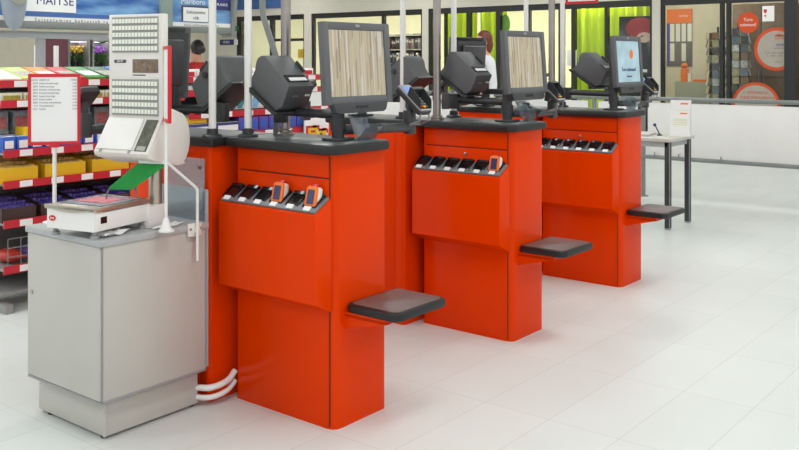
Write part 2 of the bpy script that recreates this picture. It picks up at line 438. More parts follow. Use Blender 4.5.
def make_printer():
    r = thing('receipt_printer', 'nearest receipt printer tilted on its mount beside the first monitor', 'printer', (0, 0, 0), group='receipt printers')
    b = MB()
    P = [(.542, 1.298), (.515, 1.325), (.497, 1.352), (.490, 1.385), (.479, 1.404), (.460, 1.413), (.436, 1.412), (.296, 1.288), (.334, 1.207), (.372, 1.188)]
    b.prism(P, .055, .205, 'x', bev=.006); b.build('housing', M['device'], r)
    b = MB(); b.prism([(.560, 1.298), (.552, 1.288), (.374, 1.172), (.352, 1.176), (.350, 1.184), (.372, 1.186), (.545, 1.304)], .040, .200, 'x'); b.build('mount_plate', M['black'], r)
    b = MB(); b.tube([(.215, .395, 1.33), (.195, .395, 1.33)], .014, 12); b.build('side_catch', M['black'], r)
    # paper outlet on the sloping lid
    d = Vector((0, .296-.436, 1.288-1.412)).normalized(); n = Vector((0, d.z, -d.y)); n = -n if n.z < 0 else n
    o = Vector((.13, .436, 1.412))
    def slab(s0, s1, x0, x1, h0, h1, name, mm):
        c = MB(); vs = []
        pts = [(x, s, h) for h in (h0, h1) for s in (s0, s1) for x in (x0, x1)]
        c.box(0, 1, 0, 1, 0, 1)
        c.bm.verts.ensure_lookup_table()
        for v in c.bm.verts:
            x = x0+(x1-x0)*v.co.x; s = s0+(s1-s0)*v.co.y; h = h0+(h1-h0)*v.co.z
            v.co = o+Vector((x, 0, 0))+d*s+n*h
        bmesh.ops.recalc_face_normals(c.bm, faces=c.bm.faces)
        return c.build(name, mm, r)
    slab(.122, .162, -.058, .058, -.002, .0035, 'paper_outlet', M['blackgloss'])
    slab(.140, .158, -.045, .050, .0035, .0065, 'receipt_paper', M['paper'])
    slab(.045, .105, .066, .074, -.002, .012, 'lid_lever', M['black'])
    # front plate with maker's lettering
    a = math.atan2(.334-.296, 1.288-1.207)
    writing('lettering', 'EPSON', .011, M['trim'], r, (.105, .313-.0035, 1.2475), (PI/2+a, 0, 0))
    b = MB(); b.box(.165, .185, .305, .317, 1.246, 1.254); b.build('status_lights', M['ivory'], r)
    b = MB(); b.rprism(.145, .195, .40, .475, 1.17, 1.215, .012); b.build('arm_joint', M['black'], r)
    return r
def make_terminal():
    r = thing('card_terminal', 'card terminal on an arm right of the nearest monitor, blue display lit', 'card terminal', (0, 0, 0), group='card terminals')
    T = Matrix.Translation((.602, .088, 1.222)) @ Matrix.Rotation(math.radians(40), 4, 'X')
    def done(b, n, mm): b.xf(0, T); return b.build(n, mm, r)
    b = MB(); b.rprism(-.044, .044, -.085, .085, -.014, .010, .014, bev=.005); done(b, 'back_shell', M['black'])
    b = MB(); b.rprism(-.042, .042, -.083, .083, .008, .015, .012, bev=.002); done(b, 'front_cover', M['trim'])
    b = MB(); b.box(-.030, .030, .020, .070, .0145, .0165); done(b, 'display', M['termscreen'])
    b = MB(); b.box(-.034, .034, -.074, .008, .0145, .0165)
    cols = [1, 1, 1, 1, 1, 1, 1, 1, 1, 2, 3, 4]
    for q in range(12):
        x = -.024+(q % 3)*.017; y = -.006-(q//3)*.017
        b.box(x, x+.013, y-.011, y, .016, .020, cols[q])
    done(b, 'keypad', [M['blackgloss'], M['deck'], M['red'], M['yellow'], M['leaf']])
    b = MB()
    b.prism([(-.078, .012), (.012, .012), (.024, .05), (.010, .055), (-.05, .045)], -.040, -.036, 'x'); b.prism([(-.078, .012), (.012, .012), (.024, .05), (.010, .055), (-.05, .045)], .036, .040, 'x')
    b.prism([(.012, .012), (.016, .012), (.028, .052), (.010, .056), (.008, .052), (.020, .048)], -.040, .040, 'x')
    done(b, 'privacy_hood', M['black'])
    b = MB(); b.tube([(-.030, -.080, 0), (-.032, -.100, -.03), (-.034, -.075, -.075), (.034, -.075, -.075), (.032, -.100, -.03), (.030, -.080, 0)], .0035, 8); done(b, 'wire_guard', M['wire'])
    b = MB(); b.tube([(.602, .11, 1.17), (.602, .098, 1.222)], .016, 12); b.build('swivel_stem', M['black'], r)
    return r
def make_leaflet_holder():
    r = thing('leaflet_holder', 'clear acrylic leaflet holder under the nearest monitor', 'leaflet holder', (0, 0, ZT), group='clear leaflet holders')
    b = MB()
    b.prism([(.035, .001), (.038, .001), (.088, .105), (.085, .105)], .175, .275, 'x')
    b.prism([(-.012, .055), (-.009, .055), (.038, .003), (.035, .001)], .175, .275, 'x')
    b.build('pocket', M['acrylic'], r)
    b = MB(); b.prism([(.035, .002), (.038, .001), (.085, .103), (-.010, .055)], .1735, .1755, 'x'); b.build('side_panel', M['acrylic'], r)
    b = MB(); b.prism([(.035, .002), (.038, .001), (.085, .103), (-.010, .055)], .2745, .2765, 'x'); b.build('side_panel', M['acrylic'], r)
    return r
ST, MO, PR, TE = make_stand(), make_monitor(M['planks']), make_printer(), make_terminal()
LH = make_leaflet_holder()
def at_k(o, i, lb, du=0., rz=0., group=None):
    c = dup_at(o, (o.location.x+i*DU+du, o.location.y+i*DV, o.location.z), rz, lb, group); return c
BO = (.215, 1.147)
def at_b(o, i, lb, du=0., rz=0., group=None):
    c = dup(o); x, y, z = o.location
    c.location = (BO[0]-x+i*DU+du, BO[1]-y+i*DV, z); c.rotation_euler = (0, 0, PI+rz); c['label'] = lb
    if group: c['group'] = group
    return c
MON = [MO]
for i, wh, sc in ((1, 'middle', 'showing vertical plank stripes'), (2, 'farthest', 'showing a pale blue welcome page')):
    at_k(ST, i, 'black post stand with side arms carrying the %s front monitor' % wh)
    m2 = at_k(MO, i, '%s front touch monitor, %s' % (wh, sc), (0, .04, .052)[i])
    MON.append(m2)
    c_ = at_k(PR, i, 'receipt printer tilted on its mount left of the %s front monitor' % wh, (0, .05, .15)[i]); c_.location.y -= (0, .02, .10)[i]; c_.location.z += (0, .025, .03)[i]
    at_k(TE, i, 'card terminal on an arm right of the %s front monitor' % wh, (0, -.06, -.02)[i])
    at_k(LH, i, 'clear acrylic leaflet holder under the %s front monitor' % wh)
for c in kids(MON[2]):
    if c.name.startswith('screen'):
        c.data = c.data.copy(); c.data.materials[0] = M['bluescreen']
        w1 = writing('screen_writing', 'Tere tulemast!', .036, M['navy'], c, (0, .0155, .255), (PI/2-.07, 0, 0))
        b = MB(); b.ball((.05, .0225, .350), .026, (1, .06, 1.3)); b.build('screen_logo', M['orangelight'], c)
        w2 = writing('screen_writing', 'Alusta siit', .018, M['ink'], c, (0, .0122, .212), (PI/2-.07, 0, 0))
for i, wh in enumerate(('behind the weighing head', 'behind the nearest front monitor', 'behind the middle receipt printer')):
    at_b(ST, i, 'black post stand turned away, %s' % wh, group='black stands of the back row')
    at_b(MO, i, 'touch monitor seen from its back, %s' % wh, (-.03, .03, -.10)[i], group='touch monitors turned away')
    at_b(PR, i, 'receipt printer of the back row, %s' % ('between the two leftmost white poles' if i == 0 else wh), group='receipt printers of the back row')
    at_b(TE, i, 'card terminal on an arm turned away, %s' % ('between price sign and weighing head' if i == 0 else wh), group='card terminals of the back row')

# ------------------------------------------------------------------ handheld scanners
def make_scanner():
    r = thing('handheld_scanner', 'orange and white handheld scanner docked at the right end of the nearest kiosk', 'scanner', (-.055, .067, .842), group='handheld scanners in the docks')
    T = Matrix.Rotation(math.radians(12), 4, 'Y')
    def done(b, n, mm): b.xf(0, T); return b.build(n, mm, r)
    def outline(hw, z0, z1, rr):
        P = []
        for cy, cz, a in ((hw-rr, z1-rr, 0), (-hw+rr, z1-rr, PI/2), (-hw+rr*.8, z0+rr*.8, PI), (hw-rr*.8, z0+rr*.8, 1.5*PI)):
            for k in range(6): t = a+k/5*PI/2; P.append((cy+rr*math.cos(t), cz+rr*math.sin(t)))
        return P
    b = MB(); b.prism(outline(.027, -.002, .078, .012), .000, .026, 'x', bev=.006); done(b, 'shell', M['ivory'])
    b = MB(); b.prism(outline(.028, -.006, .080, .013), -.009, .001, 'x', bev=.004); done(b, 'front_bezel', M['orangelight'])
    b = MB(); b.box(-.0108, -.008, -.017, .017, .012, .066); done(b, 'display', M['scanscreen'])
    b = MB(); b.prism([(.0, .074), (.026, .076), (.020, .086), (.008, .088)], -.014, .014, 'y', bev=.002); done(b, 'scan_window', M['red'])
    return r
SN = make_scanner()
dup_at(SN, (-.055, .247, .842), 0, 'orange and white handheld scanner docked in the middle of the nearest kiosk tray')
dup_at(SN, (-.055+DU, .067+DV, .842), 0, 'orange and white handheld scanner docked on the middle kiosk, the only one there')

# ------------------------------------------------------------------ poles rising from the worktops
def pole(u, v, label, steel, z0=ZT, r=.0155):
    t = thing('pole', label, 'pole', (u, v, z0), group='steel poles on the worktops' if steel else 'white poles on the worktops')
    b = MB(); b.tube([(0, 0, .008), (0, 0, 3.3-z0)], .021 if steel else r, 16); b.build('tube', M['chrome'] if steel else M['white'], t)
    b = MB()
    if steel: b.lathe((0, 0, 0), [(.036, 0), (.036, .006), (.030, .010), (.030, .022), (.022, .026)], 20)
    else: b.lathe((0, 0, 0), [(.042, 0), (.042, .006), (.036, .012), (.024, .014), (.023, .034), (.018, .036)], 20)
    b.build('base_flange', M['chrome'] if steel else M['black'], t)
    return t
pole(.047, .527, 'white pole on the nearest front kiosk, left of its receipt printer', False)
pole(.217, .479, 'shiny steel pole on the nearest front kiosk, behind its receipt printer', True)
pole(DU+.054, DV+.496, 'shiny steel pole on the middle front kiosk', True)
pole(DU+.285, DV+.55, 'white pole on the middle front kiosk, beside its printer', False)
pole(2*DU+.057, 2*DV+.509, 'shiny steel pole on the farthest front kiosk', True)
pole(2*DU+.275, 2*DV+.55, 'white pole on the farthest front kiosk, under the red framed sign', False)
pole(-.06, .625, 'white pole on the back kiosk behind the weighing cabinet', False)
pole(DU+.02, DV+.70, 'white pole on the back kiosk between nearest and middle front kiosks', False)
pole(2.70, .78, 'white pole on the rearmost kiosk, behind the middle monitor', False)
b = MB(); b.tube([(.235, .555, ZT), (.235, .555, 1.385), (.238, .565, 1.42), (.262, .665, 1.585), (.265, .675, 1.62), (.265, .675, 3.3)], .0135, 14)
tag(b.build('bent_pole', M['railgrey']), 'bent grey pole rising behind the nearest receipt printer', 'pole')
t = thing('red_framed_sign', 'small red framed sign at the top of the farthest white pole', 'sign', (2*DU+.28, 2*DV+.53, 1.765))
b = MB()
b.box(0, .012, -.235, .0, 0, .016); b.box(0, .012, -.235, 0, .284, .30); b.box(0, .012, -.235, -.219, .016, .284); b.box(0, .012, -.016, 0, .016, .284); b.build('frame', M['red'], t)
b = MB(); b.box(.004, .008, -.219, -.016, .016, .284); b.build('sheet', M['paper'], t)

# ------------------------------------------------------------------ grey weighing cabinet
t = thing('weighing_cabinet', 'light grey laminate cabinet carrying the weighing scale', 'cabinet', (0, 0, 0))
b = MB(); b.box(-.622, -.146, .562, 1.053, .155, .722, bev=.003); b.build('carcass', M['cab'], t)
b = MB(); b.box(-.632, -.62, .566, 1.050, .163, .718, bev=.002); dr = b.build('door', M['cab'], t)
b = MB(); v0 = b.mark(); b.lathe((0, 0, 0), [(.010, 0), (.010, .003), (.007, .005)], 14); b.xf(v0, Matrix.Translation((-.632, 1.02, .49)) @ Matrix.Rotation(-PI/2, 4, 'Y')); b.build('lock', M['steel'], dr)
b = MB(); b.box(-.622, -.617, .5605, .565, .155, .722); b.box(-.152, -.1455, .5605, .565, .155, .722); b.box(-.63, -.1455, .5605, 1.053, .150, .160, bev=.001); b.build('edge_band', M['trim'], t)
b = MB(); b.box(-.638, -.136, .555, 1.060, .720, .745, bev=.003); b.build('worktop', M['cabtop'], t)
b = MB(); b.box(-.584, -.155, .602, 1.052, .012, .152, bev=.002); b.box(-.588, -.575, .598, .611, .012, .152, bev=.002); b.build('plinth', M['cab'], t)
for x, y in ((-.565, .63), (-.565, .99), (-.17, .63), (-.17, .99)):
    b = MB(); b.lathe((x, y, 0), [(.014, 0), (.014, .006), (.009, .008), (.009, .016)], 12); b.build('foot', M['black'], t)

# upright sheet and clear screen on the cabinet's back edge
b = MB(); b.box(-.136, -.126, .570, .95, .16, .872, bev=.002); tag(b.build('back_panel', M['panelgrey']), 'grey upright sheet fixed to the back edge of the weighing cabinet', 'panel')
t = thing('clear_screen', 'clear acrylic splash screen standing behind the scale', 'screen', (0, 0, 0))
b = MB(); b.box(-.150, -.147, .568, .83, .7465, .998); b.build('sheet', M['acrylic'], t)
b = MB(); b.lathe((0, 0, 0), [(.006, 0), (.006, .004), (.003, .006)], 10); b.xf(0, Matrix.Translation((-.150, .60, .96)) @ Matrix.Rotation(-PI/2, 4, 'Y')); b.build('screw', M['chrome'], t)

# ------------------------------------------------------------------ label printing scale, frame turned 12 degrees
A12 = math.radians(12)
t = thing('weighing_scale', 'white self-service weighing scale with tall keypad head', 'scale', (-.35, .57, .745), A12)
ZB = .745
def zz(z): return z-ZB
b = MB(); b.rprism(-.288, .004, .06, .302, zz(.775), zz(.842), .012, bev=.004)
b.prism([(-.290, zz(.775)), (-.290, zz(.848)), (-.25, zz(.852)), (-.25, zz(.775))], .062, .300, 'y', bev=.003); b.build('base_housing', M['white'], t)
b = MB()
n_ = 10
Pz = [(.055, zz(.862)), (.307, zz(.862))]+[(.307-.252*k/n_, zz(.853)-.014*math.sin(PI*k/n_)) for k in range(n_+1)]
b.prism(Pz, -.296, -.286, 'x'); b.rprism(-.296, .004, .054, .308, zz(.846), zz(.860), .008, bev=.003); b.build('platter', M['steel'], t)
b = MB(); b.box(-.24, -.03, .08, .285, zz(.8595), zz(.863)); b.build('mat', [mat('platter_sheet', (120, 128, 140), .25, var=.3, scale=18)], t)
b = MB(); b.box(-.19, -.075, .11, .262, zz(.8625), zz(.8645)); mt_ = b.build('ad_sheet', [mat('red_pink_print', (206, 92, 104), .4, var=.35, scale=40)], t)
for x, y in ((-.265, .085), (-.265, .28), (-.02, .085), (-.02, .28)):
    b = MB(); b.lathe((x, y, 0), [(.016, 0), (.016, .012), (.010, .016), (.010, .034)], 14); b.build('foot', M['trim'], t)
b = MB(); b.box(-.02, .085, .05, .20, zz(.7455), zz(.83), bev=.004); b.build('rear_foot_housing', M['white'], t)
b = MB(); b.lathe((0, 0, 0), [(.017, 0), (.017, .0015)], 20); b.xf(0, Matrix.Translation((-.2905, .270, zz(.812))) @ Matrix.Rotation(-PI/2, 4, 'Y') @ Matrix.Diagonal((.62, 1, 1, 1))); b.build('maker_badge', M['red'], t)
writing('badge_writing', 'DIGI', .010, M['paper'], t, (-.2925, .270, zz(.812)), FACE_MU)
b = MB(); b.box(-.262, -.232, .0585, .0605, zz(.802), zz(.826)); b.build('power_switch', M['blackgloss'], t)
b = MB(); b.tube([(.055, .085, zz(.83)), (.055, .085, zz(1.02))], .026, 20); b.build('column', M['steel'], t)
# keypad head
b = MB(); b.box(0, .032, 0, .275, zz(1.165), zz(1.574), bev=.004); head = b.build('head', M['ivory'], t)
def keys(z0, z1, name):
    c = MB(); c.box(-.004, .002, .020, .255, z0, z1, 1)
    nx, nz = 14, 5
    for i in range(nx):
        for j in range(nz):
            w = .231/nx; h = (z1-z0-.006)/nz
            y = .022+i*w; z = z0+.003+j*h
            c.box(-.0065, -.003, y+.0022, y+w-.0022, z+.0050, z+h*.82, 0)
            c.box(-.0068, -.003, y+.0014, y+w*.55, z+.0008, z+.0036, 2); c.box(-.0068, -.003, y+w*.62, y+w-.003, z+h*.83, z+h*.95, 2)
    return c.build(name, [M['key'], M['keybed'], M['railgrey']], t)
keys(zz(1.424), zz(1.564), 'keypad'); keys(zz(1.178), zz(1.320), 'keypad')
b = MB(); b.box(-.002, .003, .022, .150, zz(1.345), zz(1.398)); b.build('weight_display', [mat('lcd_brown', (122, 104, 86), .2, var=.4, scale=60)], t)
b = MB(); b.box(-.0015, .003, .185, .245, zz(1.384), zz(1.396)); b.build('name_strip', M['ink'], t)
writing('name_strip_writing', 'DIGI SM', .009, M['paper'], t, (-.0022, .215, zz(1.390)), FACE_MU)
b = MB(); b.box(-.001, .003, .085, .150, zz(1.334), zz(1.338)); b.build('label_line', M['ink'], t)
# lower keyboard housing with sloping front and rounded rear, then its flap and lower display
Pz = [(0.0, zz(1.172)), (-.083, zz(1.040)), (-.078, zz(1.026)), (-.066, zz(1.018)), (.03, zz(.989)), (.10, zz(.980)), (.142, zz(.986))]
for k in range(9):
    a = -1.1+k/8*2.3; Pz.append((.095+.068*math.cos(a), zz(1.085)+.105*math.sin(a)))
Pz += [(.055, zz(1.206)), (.030, zz(1.206)), (.030, zz(1.172))]
b = MB(); b.prism(Pz, 0, .275, 'y', bev=.004); b.build('keyboard_housing', M['ivory'], t)
def on_slope(c):
    # x: along slope from lower lip, y: across, z: outwards
    d = Vector((.083, 0, .132)).normalized(); n = Vector((-d.z, 0, d.x)); o = Vector((-.083, 0, zz(1.040)))
    for v in c.bm.verts: v.co = o+d*v.co.x+Vector((0, v.co.y, 0))+n*v.co.z
    bmesh.ops.recalc_face_normals(c.bm, faces=c.bm.faces); return c
b = MB(); b.box(.012, .148, .085, .265, .0, .006, bev=.002); on_slope(b).build('flap', M['white'], t)
b = MB(); b.box(.010, .145, .015, .072, .0, .003); on_slope(b).build('lower_display', [mat('grey_green_lcd', (92, 92, 80), .2, var=.35, scale=40)], t)
b = MB(); b.box(.012, .03, .02, .062, .003, .0042); on_slope(b).build('lower_display_label', M['keybed'], t)
b = MB(); b.box(.010, .0125, .080, .0825, .0, .004); b.box(.0, .012, .09, .10, .0, .004); b.box(.0, .012, .235, .245, .0, .004); on_slope(b).build('flap_hinge', M['trim'], t)

# ------------------------------------------------------------------ things on the cabinet
# price sign facing the camera side
ang = math.atan2(-.147, .117)   # along its width
t = thing('price_sign', 'red framed price list on a white pole left of the scale', 'sign', (-.690, .764, 0), 0)
# stands behind the cabinet on its own foot
su, sv = -.690, .764
t.location = (-.536, 1.018, .745); t.rotation_euler = (0, 0, math.atan2(-.62, .78)+.02)
W_, H_ = .197, .284
b = MB(); b.lathe((0, 0, 0), [(.045, 0), (.045, .006), (.012, .014), (.009, .02)], 18); b.tube([(0, 0, .01), (0, 0, .32)], .008, 12); b.build('pole', M['white'], t)
Zs = .312
b = MB(); v0 = b.mark()
for q in ((-W_/2, W_/2, 0, .014), (-W_/2, W_/2, H_-.014, H_)): b.box(q[0], q[1], -.012, -.001, Zs+q[2], Zs+q[3], bev=.003)
b.box(-W_/2, -W_/2+.012, -.012, -.001, Zs+.01, Zs+H_-.01, bev=.003); b.box(W_/2-.012, W_/2, -.012, -.001, Zs+.01, Zs+H_-.01, bev=.003)
b.build('frame', M['red'], t)
b = MB(); b.box(-W_/2+.008, W_/2-.008, -.008, -.003, Zs+.008, Zs+H_-.008); b.build('price_sheet', M['paper'], t)
b = MB(); b.box(-.018, .018, -.014, .0, Zs-.010, Zs+.013); b.build('clip', M['red'], t)
writing('clip_writing', 'RIMI', .009, M['paper'], t, (0, -.0128, Zs+.0075))
rows = [('KOOD', 'NIMETUS', 'HIND'), ('2754', 'Saiake kamaõunaga', '0,65'), ('2843', 'Saiake juustuga', '0,65'), ('2850', 'Kohuke kohupiimaga', '0,49'), ('2855', 'Stritsel kohupiimaga', '0,55'), ('2862', 'Saiake kaneeliga', '0,55'), ('3279', 'Rukki kukkel', '0,39'), ('3280', 'Moonisai kohupiimaga', '0,49'), ('319', 'Maasikakukkel', '0,49'), ('3321', 'Sõõrik', '0,29')]
for k, (a_, b_, c_) in enumerate(rows):
    z = Zs+H_-.026-k*.0128
    for s_, x, al in ((a_, -.062, 'RIGHT'), (b_, -.056, 'LEFT'), (c_, .085, 'RIGHT')):
        writing('price_row', s_, .0092, M['ink'], t, (x, -.0084, z), FACE_MV, .0002, al)

# second red edged sign, seen nearly edge-on, on its white pole with cone foot
t = thing('edge_on_price_sign', 'narrow red edged sign seen edge on, on a white pole with cone foot', 'sign', (-.372, .520, .745), math.radians(60))
b = MB(); b.lathe((0, 0, 0), [(.030, 0), (.030, .006), (.020, .014), (.010, .05), (.008, .052)], 18); b.tube([(0, 0, .05), (0, 0, .44)], .0065, 12); b.build('pole', M['white'], t)
Z0 = .415
b = MB(); b.box(-.095, .095, -.008, .006, Z0, Z0+.013, bev=.002); b.box(-.095, .095, -.008, .006, Z0+.275, Z0+.288, bev=.002)
b.box(-.097, -.083, -.008, .006, Z0, Z0+.288, bev=.003); b.box(.083, .097, -.008, .006, Z0, Z0+.288, bev=.003); b.build('frame', M['red'], t)
b = MB(); b.box(-.085, .085, -.004, .002, Z0+.01, Z0+.278); b.build('sheet', M['paper'], t)

# green topped bag rack with bent rod
t = thing('bag_rack', 'green topped wire bag rack clamped to the weighing cabinet', 'rack', (0, 0, 0))
b = MB()
g = [(-.40, .655, 1.000), (-.337, .562, .998), (-.440, .640, .905), (-.492, .715, .907)]
vs = [b.bm.verts.new(p) for p in g]+[b.bm.verts.new((p[0], p[1], p[2]-.006)) for p in g]
for q in ((0, 1, 2, 3), (7, 6, 5, 4), (0, 4, 5, 1), (1, 5, 6, 2), (2, 6, 7, 3), (3, 7, 4, 0)): b.bm.faces.new([vs[i] for i in q])
bmesh.ops.recalc_face_normals(b.bm, faces=b.bm.faces); b.build('green_plate', M['green'], t)
b = MB(); b.tube([(-.398, .653, 1.003), (-.335, .560, 1.001)], .008, 8); b.build('plate_edge', M['white'], t)
b = MB(); b.tube([(-.336, .561, 1.000), (-.216, .538, .894), (-.210, .536, .880), (-.210, .536, .605)], .0058, 10)
b.build('rod', M['white'], t)
b = MB(); b.tube([(-.490, .712, .905), (-.495, .725, .875), (-.495, .725, .864)], .003, 8); b.tube([(-.443, .638, .903), (-.420, .640, .905), (-.418, .645, .866)], .003, 8); b.build('wire_leg', M['wire'], t)
b = MB(); b.box(-.245, -.180, .546, .5545, .700, .752, bev=.002); b.box(-.220, -.200, .530, .547, .715, .737, bev=.002); b.build('clamp', M['ivory'], t)
for x in (-.236, -.189):
    b = MB(); b.lathe((0, 0, 0), [(.005, 0), (.005, .003)], 10); b.xf(0, Matrix.Translation((x, .546, .73)) @ Matrix.Rotation(PI/2, 4, 'X')); b.build('bolt', M['chrome'], t)
# crumpled papers and receipts on the top
def sheet(name, label, cx_, cy_, w, l, rz, z, amp):
    b = MB(); n = 6; V = {}
    for i in range(n+1):
        for j in range(n+1):
            V[i, j] = b.bm.verts.new(((i/n-.5)*w, (j/n-.5)*l, z+amp*(math.sin(i*1.3+j)*.5+.5)+.001))
    for i in range(n):
        for j in range(n): b.bm.faces.new((V[i, j], V[i+1, j], V[i+1, j+1], V[i, j+1]))
    r_ = bmesh.ops.extrude_face_region(b.bm, geom=list(b.bm.faces)); 
    for v in r_['geom']:
        if isinstance(v, bmesh.types.BMVert): v.co.z += .0012
    bmesh.ops.recalc_face_normals(b.bm, faces=b.bm.faces)
    return tag(b.build(name, M['paper'], None, (cx_, cy_, 0), (0, 0, rz), smooth=True), label, 'paper')
sheet('crumpled_paper', 'white crumpled paper under the near edge of the scale', -.545, .612, .13, .055, .25, .746, .016)
sheet('receipt_paper', 'flat white paper beside the cone foot of the edge-on sign', -.30, .60, .15, .045, .3, .746, .006)

# ------------------------------------------------------------------ white hoses at the floor
for k, (z, lb) in enumerate(((.075, 'upper white hose at the base of the back kiosk beside the grey cabinet'), (.036, 'lower white hose at the base of the back kiosk beside the grey cabinet'))):
    b = MB(); pts = [(-.16, .62, z), (-.135, .560, z), (-.09, .545, z+.004), (-.045, .548, z+.010), (-.02, .553, z+.02), (.004, .560, z+.034)]
    # smooth through a few interpolated points
    P = []
    for i in range(len(pts)-1):
        for q in range(4):
            P.append(Vector(pts[i]).lerp(Vector(pts[i+1]), q/4))
    P.append(Vector(pts[-1]))
    for _ in range(3): P = [P[0]]+[(P[i-1]+2*P[i]+P[i+1])/4 for i in range(1, len(P)-1)]+[P[-1]]
    b.tube(P, .0125 if k == 0 else .011, 10); tag(b.build('hose', M['white']), lb, 'hose')

#@@BACKGROUND@@
def pw(px, U_):
    a = (px-399.5)/922.156; return -2.355+(-.78083*a+.62474)*(U_+2.549)/(.62474*a+.78083)
def pz(px, y, U_):
    a = (px-399.5)/922.156; return 1.4-(y-58.74)*(U_+2.549)/(.62474*a+.78083)/922.156
# ------------------------------------------------------------------ railing with white panels
RU = 6.35
t = thing('railing', 'grey tube railing with long white panels in front of the shop fronts', 'railing', (RU, 0, 0))
b = MB(); b.tube([(0, -4, .995), (0, 12, .995)], .021, 12); b.build('top_rail', M['railgrey'], t)
b = MB(); b.tube([(0, -4, .405), (0, 12, .405)], .021, 12); b.build('bottom_rail', M['railgrey'], t)
for v in (-3.2, -1.2, 1.58, 2.13, 4.6, 6.8, 9.0, 11.2):
    b = MB(); b.tube([(0, v, 0), (0, v, .995)], .022, 12); b.lathe((0, v, 0), [(.05, 0), (.05, .008), (.024, .014)], 16); b.build('post', M['railgrey'], t)
for v0, v1 in ((-3.15, -1.25), (-1.15, 1.53), (1.64, 2.08), (2.2, 4.55), (4.66, 6.75), (6.86, 8.95), (9.06, 11.15)):
    b = MB(); b.box(-.006, .004, v0, v1, .425, .955, bev=.002)
    b.build('panel', M['white'], t)
for v in (1.45, .78, 1.2, -.5):
    b = MB(); b.tube([(-.022, v, .405), (-.022, v, .455)], .006, 8); b.build('panel_clip', M['railgrey'], t)

# ------------------------------------------------------------------ table with brochure display
t = thing('table', 'pale topped grey metal table standing against the railing', 'table', (4.66, .62, 0))
b = MB(); b.box(0, .52, -.02, 1.15, .72, .748, bev=.004); b.build('tabletop', M['tabletop'], t)
b = MB(); b.box(.03, .49, .02, 1.1, .675, .72); b.build('apron', M['tableleg'], t)
for x, y in ((.03, .0), (.455, .0), (.03, 1.08), (.455, 1.08)):
    b = MB(); b.box(x, x+.045, y, y+.045, .012, .72, bev=.003); b.box(x+.004, x+.041, y+.004, y+.041, 0, .012, 1); b.build('leg', [M['tableleg'], M['black']], t)
t = thing('brochure_stand', 'white tiered brochure holder on the table by the railing', 'brochure holder', (5.0, .655, .748), math.radians(17))
b = MB(); b.prism([(-.05, 0), (.10, 0), (.08, .30), (.072, .30), (.06, .02), (-.05, .006)], -.085, .085, 'y'); b.build('stand', M['white'], t)
for k, (x, z, h) in enumerate(((-.045, .006, .21), (.02, .05, .25))):
    b = MB(); b.prism([(x, z), (x+.006, z), (x+.036, z+h), (x+.030, z+h)], -.08, .08, 'y'); lf = b.build('leaflet', M['paper'], t)
    b = MB(); b.prism([(x+.0243, z+h*.86), (x+.0262, z+h*.86), (x+.0277, z+h*.91), (x+.0258, z+h*.91)], -.06, .0, 'y'); b.build('leaflet_mark', M['orangelight'], lf)
    b = MB()
    for q in (.42, .50, .58, .64): b.prism([(x+.03*q-.0012, z+h*q), (x+.03*q+.0008, z+h*q), (x+.03*(q+.03)+.0008, z+h*(q+.03)), (x+.03*(q+.03)-.0012, z+h*(q+.03))], -.06, .05, 'y')
    b.build('leaflet_lines', mat('pale_yellow_print', (222, 212, 170), .7), lf)
b = MB(); b.rprism(-.16, .16, -.11, .11, 0, .018, .01, bev=.002)
tag(b.build('paper_stack', M['tabletop'], None, (4.92, .98, .748), (0, 0, .2)), 'low stack of forms lying on the table left of the brochure holder', 'papers')
t = thing('pen_holder', 'small dark pen in its stand between forms and brochures on the table', 'pen', (4.95, .815, .748))
b = MB(); b.lathe((0, 0, 0), [(.022, 0), (.022, .008), (.008, .014)], 14); b.build('base', M['black'], t)
b = MB(); b.tube([(0, 0, .012), (-.02, .03, .085)], .0055, 8); b.ball((-.022, .034, .09), .014); b.build('pen', M['navy'], t)

# ------------------------------------------------------------------ shelving gondola along the left aisle
GV = 2.45
def gondola(u0, u1, levels, label, tops):
    g = thing('shelving_unit', label, 'shelf', (u0, GV, 0), group='shelving along the aisle')
    L_ = u1-u0
    b = MB(); b.box(.0, L_, .47, .49, .05, 1.28); b.build('back_panel', M['shelfback'], g)
    b = MB(); b.box(0, L_, .10, .47, .08, .10, bev=.003); b.build('base_shelf', M['shelfgrey'], g)
    for x in (.02, L_-.06):
        b = MB(); b.box(x, x+.04, .02, .47, .0, .05); b.box(x, x+.04, .43, .47, .05, 1.28); b.build('upright', M['shelfgrey'], g)
    for z, d0, d1, red in levels:
        b = MB(); b.box(.004, L_-.004, d0+.012, .47, z-.012, z); s_ = b.build('shelf', M['shelfgrey'], g)
        b = MB(); b.box(.0, L_, d0, d0+.012, z-.026, z+.016)
        if red: 
            k = 0.09
            while k < L_-.1:
                b.box(k, k+.075, d0-.0015, d0, z-.022, z+.012, 1); k += .19 if red == 1 else .155
        b.build('price_rail', [M['railred'], M['paper']], s_)
    return g
LA = [(.25, .0, .3, 1), (.50, .0, .4, 1), (.715, .0, .4, 1), (.885, .0, .4, 1), (1.155, .03, .4, 2), (1.265, .06, .4, 2)]
LB = [(.25, .0, .3, 1), (.50, .0, .4, 1), (.715, .0, .4, 1), (.885, .0, .4, 1), (1.03, .0, .4, 1), (1.175, .06, .4, 2), (1.265, .08, .4, 2)]
gondola(.02, 1.26, LA, 'grey shelving unit with red price rails at the left edge, sweets on it', 0)
gondola(1.28, 2.62, LB, 'grey shelving unit with red price rails seen behind the white poles', 0)
